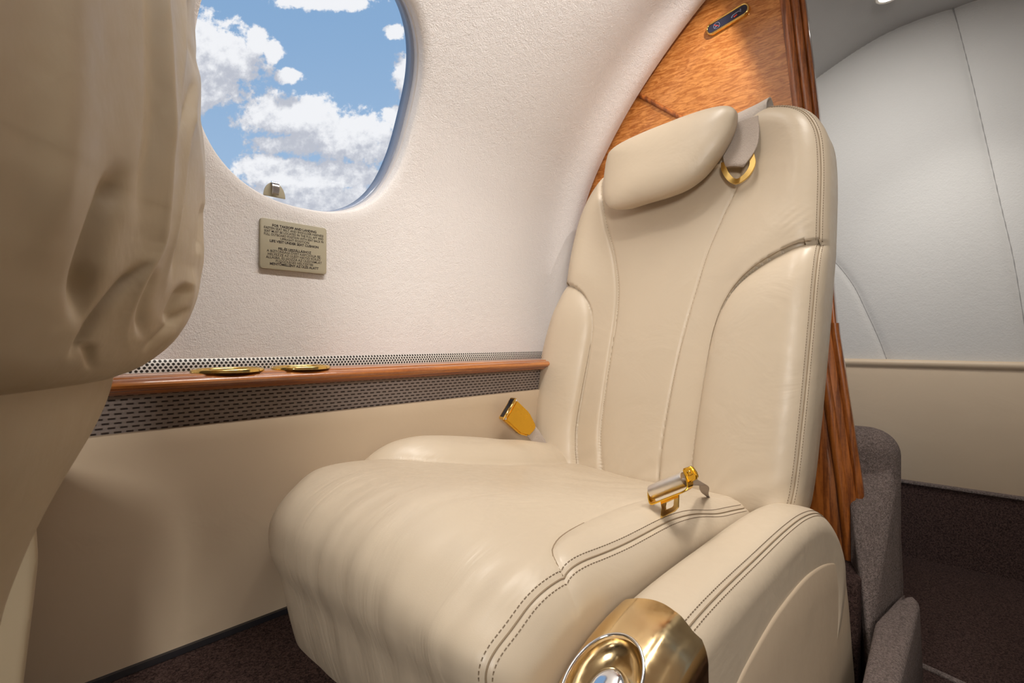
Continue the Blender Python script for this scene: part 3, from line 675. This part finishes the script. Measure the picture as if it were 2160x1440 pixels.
G2 = np.concatenate([np.stack(lf, 1), G, np.stack(rt, 1)], 1)
cush = loft('seat_cushion', G2, 'cushion_leather', seat, cv=False, caps=False)
seamY = YI+.020
sq = np.stack([np.linspace(.10, CS[np.searchsorted(CP[120:, 0], 1.0)+120], 260), np.full(260, seamY)], 1)
tube('seam', cushS(sq, .0007), .0010, 'seam', cush, k=6)
stitches('stitching', lambda q: cushS(q, .0004), sq, (-.0052, .0052), cush, .0056, .0033, .00065)
def s_of(XY): 
    top_i = int(np.argmin(CP[:, 0])); return np.stack([np.interp(XY[:, 0], CP[top_i:, 0], CS[top_i:]), XY[:, 1]], 1)
tube('seam', cushS(s_of(bolI[3:16]), .0005), .0008, 'seam', cush, k=6)
tube('seam', cushS(s_of(bolO[2:14]), .0003), .0007, 'seam', cush, k=6)
# base under the seat
prism('seat_base', [(.50, Z_SIDE-.003), (1.06, Z_SIDE-.003), (1.06, .13), (.50, .13)], 1, .34, .84, 'black', seat, .01)
# armrest --------------------------------------------------
AT = spline([(.315, .00), (.312, .06), (.322, .110), (.345, .150), (.385, .187), (.44, .212), (.50, .224), (.58, .229), (.70, .230), (.85, .230), (.96, .223), (1.05, .204), (1.11, .170), (1.15, .12), (1.165, .06), (1.16, .0)], 220)
ASd = np.r_[0, np.cumsum(np.linalg.norm(np.diff(AT, axis=0), axis=1))]
AI, AO = .196, .303
def armS(Q, lift=0.0):
    Q = np.asarray(Q, float); s, q = Q[:, 0], Q[:, 1]      # q: 0 inboard face bottom .. 1 outboard face bottom (arc-like)
    P = np.stack([np.interp(s, ASd, AT[:, 0]), np.interp(s, ASd, AT[:, 1])], 1)
    cc = np.stack([np.clip(P[:, 0], .45, 1.02), np.full(len(s), .0)], 1); dr = P-cc; dr /= np.linalg.norm(dr, axis=1)[:, None]
    yi = AI+.010*sst(P[:, 1], .1, .24)-.003; W_ = (AO-yi)
    # section: depth coordinate as function of q
    y = np.empty_like(s); dep = np.empty_like(s)
    for i_, (a_, b_) in enumerate([(0, .3), (.3, .7), (.7, 1.01)]): pass
    rI, rO = .034, .030
    th_ = None
    qa = np.clip(q/.26, 0, 1); qb = np.clip((q-.26)/.14, 0, 1); qc = np.clip((q-.40)/.28, 0, 1); qd = np.clip((q-.68)/.12, 0, 1); qe = np.clip((q-.80)/.20, 0, 1)
    dep = -(.14)*(1-qa)-rI*(1-np.sin(qb*math.pi/2))
    dep = dep-rO*(1-np.cos(qd*math.pi/2))-.10*qe
    y = yi+rI*(1-np.cos(qb*math.pi/2))+(W_-rI-rO)*qc+rO*np.sin(qd*math.pi/2)
    y = y-.006*np.sin((1-qa)*math.pi*.6)*(qa < 1)
    crown = .006*np.sin(np.clip((y-yi)/W_, 0, 1)*math.pi); seamd = -.0010*np.exp(-((q-.355)/.012)**2)
    h = dep+crown+seamd+lift
    Pn = P+dr*h[:, None]; yl = np.where(q < .33, y-lift, y)
    return np.stack([Pn[:, 0], yl, Pn[:, 1]], 1)
qs = np.r_[np.linspace(0, .26, 14), np.linspace(.26, .42, 34)[1:], np.linspace(.42, .68, 16)[1:], np.linspace(.68, .80, 14)[1:], np.linspace(.80, 1, 8)[1:]]
sA = np.linspace(0, ASd[-1], 220)
_sq = np.stack(np.meshgrid(sA, qs, indexing='ij'), -1).reshape(-1, 2)
s_cap = float(ASd[np.searchsorted(AT[40:120, 0], .485)+40])
GA = armS(_sq, -.028*sst(_sq[:, 0], s_cap-.003, s_cap-.016)).reshape(len(sA), len(qs), 3)
arm = loft('armrest', GA, 'leather', seat, cv=False, caps=False)
s_cap = float(ASd[np.searchsorted(AT[40:120, 0], .485)+40])
s_back = float(ASd[np.argmin(np.abs(AT[:, 0]-1.13)+(AT[:, 1] < .1)*1)])
aq = np.stack([np.linspace(s_cap, s_back, 200), np.full(200, .355)], 1)
tube('seam', armS(aq, .0007), .0010, 'seam', arm, k=6)
def armS2(q): return armS(np.stack([q[:, 0], q[:, 1]], 1), .0004)
for dq in (-.014, .014):
    a2 = aq.copy(); a2[:, 1] += dq*1.0; stitches('stitching', armS2, a2, (0,), arm, .0056, .0033, .00065)
# lower side shroud of the seat, with its arched top line
top = spline([(.32, .0), (.38, .055), (.48, .112), (.58, .1415), (.65, .153), (.73, .160), (.86, .158), (.95, .146), (1.03, .128), (1.10, .105), (1.15, .07), (1.162, .02), (1.165, -.06)], 80)
Ps = []
for e, dz in [(.212, .0), (.1990, .0), (.1972, -.0015), (.1964, -.004), (.1920, -.05), (.186, -.14), (.183, -.18), (.183, -.30)]:
    Ps.append([(p[0], e, max(p[1]+dz, Z_AISLE+.012)) for p in top])
loft('side_shroud', np.array(Ps).transpose(1, 0, 2), 'panel_leather', seat, cv=False, caps=False)
# gold end cap with oval recess
s0c = .0; sC = np.linspace(float(ASd[np.searchsorted(-AT[:30, 0]*0+AT[:30, 1], .03)]), s_cap, 60)
qC = np.r_[np.linspace(.02, .26, 8), np.linspace(.26, .40, 12)[1:], np.linspace(.40, .68, 14)[1:], np.linspace(.68, .80, 10)[1:], np.linspace(.80, .97, 5)[1:]]
def capS(s, q, lift):
    P = armS(np.stack([s, q], 1), lift); P[:, 1] += np.where(q > .72, lift*.7, 0)+np.where(q < .33, -lift*.3, 0); return P
SG, QG = np.meshgrid(sC, qC, indexing='ij')
# front edge arcs forward in the middle
bow = .018*np.sin(np.clip((QG-.2)/.7, 0, 1)*math.pi); SG2 = SG+bow*(SG-sC[0])/(sC[-1]-sC[0])
lf_ = .0045+0*SG; lf_[-1] = .0035
A = capS(SG2.ravel(), QG.ravel(), .0045).reshape(len(sC), len(qC), 3); Bk = capS(SG2.ravel(), QG.ravel(), -.024).reshape(len(sC), len(qC), 3)
A2 = capS((SG2+.0022*np.linspace(0, 1, len(sC))[:, None]**40)[-1], QG[-1], .0028)
n, k = A.shape[:2]
V_ = np.vstack([A.reshape(-1, 3), Bk.reshape(-1, 3)]); F_ = grid_faces(n, k)+grid_faces(n, k, base=n*k, flip=True)
bd = [i*k for i in range(n)]+[(n-1)*k+j for j in range(1, k)]+[i*k+k-1 for i in range(n-2, -1, -1)]+[j for j in range(k-2, 0, -1)]
for i in range(len(bd)): a_, b_ = bd[i], bd[(i+1) % len(bd)]; F_.append((a_, b_, b_+n*k, a_+n*k))
cap = obj('end_cap', V_, F_, 'gold_satin', seat); fix_normals(cap)
rc = atZ(1290, 1450, .203); 
i0 = int(np.argmin(np.abs(AT[:, 0]-rc[0])+(AT[:, 1] < .05))); tg = AT[i0+3]-AT[i0-3]; tg /= np.linalg.norm(tg)
Tv = np.array([tg[0], 0, tg[1]]); Nv = np.array([-tg[1], 0, tg[0]]); Yv = np.array([0, 1., 0])
rcc = np.array([AT[i0][0], .2535, AT[i0][1]])+Nv*.009
def ell(k1, k2, h, n=64): a_ = np.linspace(0, 2*math.pi, n, endpoint=False); return rcc+np.outer(np.cos(a_)*k1, Yv)+np.outer(np.sin(a_)*k2, Tv)+Nv*h
RW, RL = .034, .050
cut = loft('cutter', np.stack([ell(RW*k_, RL*k_, h) for k_, h in [(.02, .03), (1, .03), (1, .0), (.97, -.008), (.85, -.016), (.6, -.0205), (.3, -.022), (.02, -.022)]]), 'gold')
# thicken cap locally: cap shell is 18 mm deep so the bowl stays within it
md = cap.modifiers.new('b', 'BOOLEAN'); md.operation = 'DIFFERENCE'; md.object = cut; md.solver = 'EXACT'
offv = Vector(seat.location); cut.location = (0, 0, 0)
bpy.context.view_layer.update()
me = bpy.data.meshes.new_from_object(cap.evaluated_get(bpy.context.evaluated_depsgraph_get())); cap.modifiers.clear(); cap.data = me
me.materials.clear(); me.materials.append(M['gold_satin']); me.polygons.foreach_set('use_smooth', [True]*len(me.polygons)); me.set_sharp_from_angle(angle=math.radians(38))
bpy.data.objects.remove(cut)
def ell_s(k1, k2, h):
    E_ = ell(k1, k2, h); return E_
rim = [ell(RW*1.03, RL*1.03, -.004), ell(RW*1.03, RL*1.03, .0005), ell(RW*1.0, RL*1.0, .002), ell(RW*.965, RL*.97, .0005), ell(RW*.96, RL*.965, -.004)]
# drape the rim on the curved cap
def drape(P, lift):
    out = P.copy()
    for i_, p in enumerate(P):
        u = (p-rcc)@Tv; j = int(np.clip(i0+u/(ASd[1]), 1, len(AT)-2)); out[i_] = p
    return out
tube('recess_rim', ell(RW, RL, .0012), .0016, 'chrome', cap, True)
bt = [ell(.020*k_, .026*k_, -.021+h) for k_, h in [(1.0, 0), (1.0, .006), (.94, .010), (.8, .0135), (.55, .0155), (.25, .0162), (.02, .0163)]]
loft('release_button', np.stack(bt), 'chrome', cap)
# ------------------------------------------------------------------ seat belt parts
# outboard buckle, standing up between backrest and panel
def buckle_frame(c, u, v_, n_):
    u = np.array(u, float); u /= np.linalg.norm(u); n_ = np.array(n_, float); n_ -= u*(n_@u); n_ /= np.linalg.norm(n_); v_ = np.cross(n_, u); return np.array(c), u, v_, n_
def box_local(name, fr, poly, h0, h1, m, parent, bev=.0015):
    import bmesh
    c, u, v_, n_ = fr
    V_ = [c+u*a+v_*b_+n_*h for h in (h0, h1) for a, b_ in poly]; k = len(poly)
    bm = bmesh.new(); vs = [bm.verts.new(tuple(p)) for p in V_]
    F_ = [tuple(range(k))[::-1], tuple(range(k, 2*k))]+[(i, (i+1) % k, k+(i+1) % k, k+i) for i in range(k)]
    for f in F_: bm.faces.new([vs[i] for i in f])
    bmesh.ops.recalc_face_normals(bm, faces=bm.faces)
    if bev: bmesh.ops.bevel(bm, geom=bm.edges[:], offset=bev, segments=3, affect='EDGES', clamp_overlap=True)
    bm.verts.index_update(); V2 = [q_.co[:] for q_ in bm.verts]; F2 = [[q_.index for q_ in f.verts] for f in bm.faces]; bm.free()
    return obj(name, V2, F2, m, parent, True, 45)
YB = .825
e1, e2 = atY(1056, 880, YB), atY(1088, 846, YB)     # mouth ends
e3, e4 = atY(1131, 893, YB-.01), atY(1108, 922, YB-.01)     # tail
mouth = (e1+e2)/2; tail = (e3+e4)/2; u_ = mouth-tail; ln = np.linalg.norm(u_)
toC = np.array([0, 0, CZ])-(mouth+tail)/2
fr = buckle_frame((mouth+tail)/2, u_, None, toC+np.array([.3, -.2, .2]))
bk = thing('seat_belt_buckle', 'gold seat belt buckle standing between the backrest and the side panel', 'seat belt buckle', tuple((mouth+tail)/2))
hl_ = ln/2*1.12; hw = .0285
box_local('housing', fr, [(hl_-.006, -hw), (hl_-.006, hw), (-hl_*.35, hw*1.0), (-hl_*.85, hw*.62), (-hl_*1.0, -hw*.25), (-hl_*.95, -hw*.55), (-hl_*.2, -hw*1.0)], -.009, .009, 'gold_plate', bk, .004)
box_local('mouth_collar', fr, [(hl_-.007, -hw-.0015), (hl_, -hw-.0015), (hl_, hw+.0015), (hl_-.007, hw+.0015)], -.0105, .0105, 'gold', bk, .0022)
box_local('slot_insert', fr, [(hl_-.006, -hw+.003), (hl_+.0006, -hw+.003), (hl_+.0006, hw-.003), (hl_-.006, hw-.003)], -.0065, .0065, 'black', bk, .0008)
for sgn in (-1, 1):
    c, u, v2, n_ = fr; cc = c+u*(hl_-.005)+v2*sgn*(hw-.003)+n_*.0108
    tt2 = np.linspace(0, 2*math.pi, 16, endpoint=False)
    loft('rivet', np.stack([cc+np.outer(np.cos(tt2)*r_, u)+np.outer(np.sin(tt2)*r_, v2)+n_*h for r_, h in [(.0026, -.002), (.0026, .0004), (.0018, .0012), (.0002, .0014)]]), 'chrome', bk)
c, u, v2, n_ = fr
ribbon('webbing', [c-u*(hl_*.8), c-u*(hl_*1.15)+np.array([.004, 0, -.006]), c-u*(hl_*1.5)+np.array([.012, 0, -.02]), c-u*(hl_*1.9)+np.array([.02, 0, -.045])], v2, .034, .003, 'strap_cloth', bk)
# inboard buckle tongue with wound webbing
ctr2 = atX(1417, 1026, .70)
a1, a2 = atX(1368, 1040, .70), atX(1457, 1004, .70)
rax = a2-a1; rl = np.linalg.norm(rax); rax /= rl
toC = np.array([0, 0, CZ])-ctr2; toC /= np.linalg.norm(toC)
tg = thing('seat_belt_tongue', 'gold seat belt tongue with rolled webbing lying at the inboard rear of the cushion', 'seat belt tongue', tuple(ctr2))
up2 = np.cross(rax, toC); up2 = up2 if up2[2] > 0 else -up2; up2 /= np.linalg.norm(up2); toC = np.cross(up2, rax); toC = toC if toC@(np.array([0, 0, CZ])-ctr2) > 0 else -toC
cA = (a1+a2)/2
def cyl_pt(a, ang, r): return cA+rax*a+(up2*math.sin(ang)+toC*math.cos(ang))*r
tt2 = np.linspace(0, 2*math.pi, 40, endpoint=False)
rcyl = []
for a_, k_ in [(-.036, .90), (-.0355, .98), (-.034, 1), (.030, 1), (.0315, .98), (.032, .9), (.0305, .86), (.030, .6), (.030, .05)]:
    rcyl.append([cA+rax*a_+(up2*math.sin(x_)*.0125+toC*math.cos(x_)*.0150)*k_ for x_ in tt2])
loft('webbing_roll', rcyl, 'brushed', tg, angle=50)
frb = (cA, rax, up2, toC)
def lp(a, b_, c_): return cA+rax*a+up2*b_+toC*c_
# gold U-shaped bracket embracing the roll
ribbon('bracket', spline([lp(-.040, .004, -.004), lp(-.0405, -.008, .004), lp(-.037, -.0165, .010), lp(-.02, -.0175, .010), (lp(.01, -.0175, .010)), lp(.028, -.017, .010), lp(.036, -.014, .006), lp(.0385, -.002, 0), lp(.0385, .012, -.004)], 40), toC, .020, .0028, 'gold_plate', tg)
box_local('end_plate', (lp(.047, .004, .004), rax, up2, toC), [(-.0095, -.012), (.008, -.011), (.011, -.004), (.0085, .011), (-.0095, .012)], -.004, .004, 'gold_plate', tg, .002)
tube('end_slot', [lp(.0445, .002, .0088), lp(.0445, .009, .0088), lp(.0500, .009, .0088), lp(.0515, .002, .0088)], .0009, 'gold', tg, True)
# tongue plate with square hole hanging below
tb0 = lp(-.004, -.018, .012)
tu = -up2*.92+toC*.35; tu /= np.linalg.norm(tu); tn = np.cross(rax, tu)
def tp3(a, b_, h=0.0): return tb0+rax*a+tu*b_+tn*h
outer = [(-.020, -.002), (.022, -.002), (.012, .022), (-.023, .026), (-.031, .031), (-.022, .018)]
outer = [(-.017, -.002), (.021, -.002), (.013, .020), (.004, .024), (-.026, .027), (-.019, .012)]
inner = [(-.007, .006), (.009, .005), (.005, .014), (.002, .016), (-.011, .0165), (-.010, .011)]
V_, F_ = [], []
for h in (-.0013, .0013):
    for L_ in (outer, inner): V_ += [tp3(a, b_, h) for a, b_ in L_]
k = 6
for i in range(k):
    j = (i+1) % k; F_ += [(i, j, k+j, k+i), (2*k+i, 3*k+i, 3*k+j, 2*k+j), (i, 2*k+i, 2*k+j, j), (k+i, k+j, 3*k+j, 3*k+i)]
o = obj('tongue_plate', V_, F_, 'gold', tg, False); fix_normals(o)
bv = o.modifiers.new('bevel', 'BEVEL'); bv.width = .0008; bv.segments = 2
ribbon('webbing', spline([lp(.030, -.006, -.008), lp(.050, -.014, -.012), atX(1500, 1048, .975), atX(1535, 1058, 1.0)+np.array([0, 0, -.015])], 16), up2*.5+toC*.8, .030, .0022, 'strap_cloth', tg)
tg.scale = (.85, .85, .85)
# shoulder harness over the top of the backrest
sh = thing('shoulder_harness', 'cloth shoulder strap with gold ring hanging over the top of the backrest beside the headrest', 'strap', tuple(atX(1560, 230, 1.17)))
def bt3(px, py, h): q = px2b(px, py, h); return BO+np.array([0, q[0], 0])+BU*q[1]+BN*h
# folded over band
fold = [bt3(1532, 262, .026), bt3(1560, 243, .030), bt3(1592, 226, .030), bt3(1618, 211, .022)]
wv = bt3(1602, 254, .03)-bt3(1586, 219, .03)
band = []
lo_ = [(1534, 274, .026), (1560, 262, .028), (1590, 246, .027), (1616, 228, .020)]
hi_ = [(1546, 244, .012), (1570, 233, .010), (1600, 219, .008), (1626, 205, .006)]
P = []
for f_ in np.linspace(0, 1, 14):
    lo2 = np.array([np.interp(f_, [0, .33, .66, 1], [p[i] for p in lo_]) for i in range(3)]); hi2 = np.array([np.interp(f_, [0, .33, .66, 1], [p[i] for p in hi_]) for i in range(3)])
    A_, B_ = bt3(*lo2), bt3(*hi2); mid = (A_+B_)/2+BN*.010
    cr = spline([A_, mid, B_, B_-BN*.03-BU*.012], 10); P.append(np.vstack([cr, (cr-BU*.002-BN*.002)[::-1]]))
loft('folded_band', np.array(P), 'strap_light', sh, angle=60)
# hanging webbing loop
ctrl = [(1562, 258, 92*.8, .030), (1564, 282, 74, .030), (1562, 305, 70, .031), (1556, 325, 62, .034), (1550, 345, 44, .037), (1549, 352, 34, .034), (1552, 348, 28, .026)]
P = []
cc_ = spline([(a, b_, w_, h) for a, b_, w_, h in ctrl], 26)
for (a, b_, w_, h) in cc_:
    tl = .24*w_*min(1, max(0, (300-b_)/45.)) if b_ < 300 else 0
    l_, r_ = bt3(a-w_/2, b_+tl*.9, h), bt3(a+w_/2, b_-tl*.9, h); row = []
    for f_ in np.linspace(0, 1, 9): row.append(l_+(r_-l_)*f_+BN*.004*math.sin(f_*math.pi))
    for f_ in np.linspace(1, 0, 9): row.append(l_+(r_-l_)*f_+BN*(.004*math.sin(f_*math.pi)-.0035))
    P.append(row)
loft('webbing_loop', np.array(P), 'strap_cloth', sh, angle=70)
rp = [(1584, 322), (1588, 345), (1578, 366), (1562, 380), (1551, 383), (1539, 376), (1528, 358), (1527, 342)]
rpt = spline([bt3(a, b_, .028+.004*math.sin(i_)) for i_, (a, b_) in enumerate(rp)], 60)
side = np.gradient(rpt, axis=0); side /= np.linalg.norm(side, axis=1)[:, None]; wd_ = np.cross(side, BN)
ribbon('gold_ring', rpt, wd_, .0115, .0045, 'gold', sh)
tube('gold_ring', spline([bt3(1584, 322, .028), bt3(1560, 328, .028), bt3(1527, 342, .028)], 8), .002, 'gold', sh)
# ------------------------------------------------------------------ foreground seat back on the left
fs = thing('forward_seat', 'beige leather seat back with gathered folds close on the left, cut off by the frame', 'seat', (-.03, .56, Z_SIDE))
FC = np.array([.0, .50]); FT, FW = .100, .350; _a = math.radians(35)
FN = np.array([math.cos(_a), -math.sin(_a)]); FU = np.array([math.sin(_a), math.cos(_a)])
def ell_s2(px):                      # size of the rounded section whose outer edge is seen at this bearing
    a, b_, c = kxy(px, 720); m_ = a/b_; q = np.array([1, -m_])/math.hypot(1, m_)
    return abs(FC@q)/math.hypot(FT*(FN@q), FW*(FU@q))
def section(sc, ph, tk=1.0):
    return FC+np.outer(np.sin(ph), FU)*FW*sc+np.outer(np.cos(ph), FN)*FT*sc*tk
zt = [1.15, 1.10, 1.02, .93, .86, .80, .74, .68, .64, .60, .560, .534, .512, .499, .490, .482, .477, .4745]
pxs = [330, 385, 404, 411, 410, 419, 427, 432, 434, 429, 412, 392, 365, 342, 318, 285, 250, 200]
ZZ = np.r_[np.linspace(1.15, .62, 120), np.linspace(.62, .4745, 120)[1:]]
AA = np.interp(ZZ, zt[::-1], [ell_s2(p) for p in pxs][::-1])
AA = np.convolve(np.pad(AA, 4, 'edge'), np.ones(9)/9, 'valid')
phi = np.linspace(-math.pi/2, math.pi/2, 460)
P = np.zeros((len(ZZ), 460, 3)); Nr = np.zeros_like(P)
for i, z in enumerate(ZZ): P[i, :, :2] = section(AA[i], phi); P[i, :, 2] = z
nn_ = np.outer(np.cos(phi)/FT, FN)+np.outer(np.sin(phi)/FW, FU); nn_ /= np.linalg.norm(nn_, axis=1)[:, None]; Nr[..., :2] = nn_[None]
px_, py_ = project(P.reshape(-1, 3)); Q = np.stack([px_, py_], 1)
folds = [([(335, -40), (346, 150), (347, 300), (338, 439), (327, 514), (307, 559), (276, 639), (264, 706), (282, 752)], 16, .0062, 1), ([(395, -40), (380, 120), (360, 250), (349, 330)], 9, .0034, 1),
         ([(404, 60), (412, 140), (404, 220), (388, 300), (382, 377), (364, 483), (349, 581), (346, 640)], 9, .0048, 1), ([(396, 225), (416, 300), (427, 420)], 8, .0028, 1),
         ([(405, 560), (395, 630), (375, 680), (318, 750)], 14, .0045, 1), ([(262, 330), (236, 408), (204, 492), (182, 581), (169, 700)], 24, -.0085, 2), ([(307, 545), (249, 612), (178, 714), (140, 765)], 8, -.0070, 1),
         ([(394, 596), (372, 632), (350, 685)], 10, -.0055, 2), ([(389, 646), (347, 692), (300, 743)], 5, -.0040, 1), ([(405, 160), (392, 220), (368, 280)], 7, -.0035, 1), ([(393, 0), (400, 90), (410, 130), (412, 180)], 6, -.0036, 1),
         ([(400, 300), (392, 400), (372, 520), (362, 600)], 8, -.0040, 1), ([(430, 425), (427, 480), (417, 540)], 6, -.0040, 1), ([(318, -40), (322, 250), (300, 430), (285, 520)], 14, -.0036, 2), ([(325, 560), (300, 650), (300, 720)], 12, -.0035, 2),
         ([(188, 720), (194, 790)], 12, -.0030, 2), ([(150, -40), (140, 300), (100, 600)], 60, .004, 2)]
def pd2(Q, P):
    best = np.full(len(Q), 1e9); at = np.zeros(len(Q)); n_ = len(P)-1
    for i_, (a_, b_) in enumerate(zip(P[:-1], P[1:])):
        ab = b_-a_; u_ = np.clip(((Q-a_)@ab)/(ab@ab+1e-12), 0, 1); d_ = np.linalg.norm(Q-(a_+u_[:, None]*ab), axis=1); m_ = d_ < best; best[m_] = d_[m_]; at[m_] = (i_+u_[m_])/n_
    return best, at
disp = np.zeros(len(Q)); front_ok = np.ones(len(Q))
for pl_, wdt, amp, pw in folds:
    d_, at_ = pd2(Q, spline(pl_, 36)); disp += 1.45*amp*np.exp(-(np.sqrt(d_**2+4)/wdt)**(1.15 if pw == 1 else 2))*sst(py_, 800, 735)*sst(at_, 1.02, .70)*(sst(at_, -.02, .25) if pl_[0][1] > 20 else 1)
disp *= front_ok
PP = (P.reshape(-1, 3)+Nr.reshape(-1, 3)*disp[:, None]).reshape(P.shape)
# bumpy gathered edge
uo = sst(phi, .3, 1.0)[None]; ph2 = phi[None]*9
PP[..., :2] += (Nr[..., :2]*(.0008*np.sin(ZZ[:, None]*95+ph2)*uo*sst(ZZ, .56, .70)[:, None])[..., None])
# front (hidden) half closes the body
Bk = np.zeros((len(ZZ), 30, 3)); ph3 = np.linspace(math.pi/2, 3*math.pi/2, 32)[1:-1]
for i, z in enumerate(ZZ): Bk[i, :, :2] = section(AA[i], ph3, .8); Bk[i, :, 2] = z
loft('backrest', np.concatenate([PP, Bk], 1), 'shaded_back_leather', fs)
# lower shell
zt2 = [.52, .48, .45, .42, .38, .34, .30, .26, .2, .06]; px2 = [255, 246, 228, 182, 104, 40, -30, -90, -150, -190]
Z2 = np.linspace(.52, .06, 60); A2_ = np.interp(Z2, zt2[::-1], [ell_s2(max(p, -10)) for p in px2][::-1]); A2_ = np.convolve(np.pad(A2_, 3, 'edge'), np.ones(7)/7, 'valid')
ph4 = np.linspace(0, 2*math.pi, 160, endpoint=False)
P = np.zeros((60, 160, 3))
for i, z in enumerate(Z2): P[i, :, :2] = section(A2_[i]*.99, ph4); P[i, :, 2] = z
loft('lower_shell', P, 'shaded_back_leather', fs)
# base skirt of that seat, further outboard
a = [atY(82, 1180, .66), atY(68, 1300, .66), atY(50, 1445, .66)]
prism('base_skirt', [(-.30, Z_SIDE), (a[2][0]-.012, Z_SIDE), (a[2][0], a[2][2]), (a[1][0], a[1][2]), (a[0][0], a[0][2]), (a[0][0]-.004, a[0][2]+.08), (-.30, .36)], 1, .655, .83, 'shaded_back_leather', fs, .008)
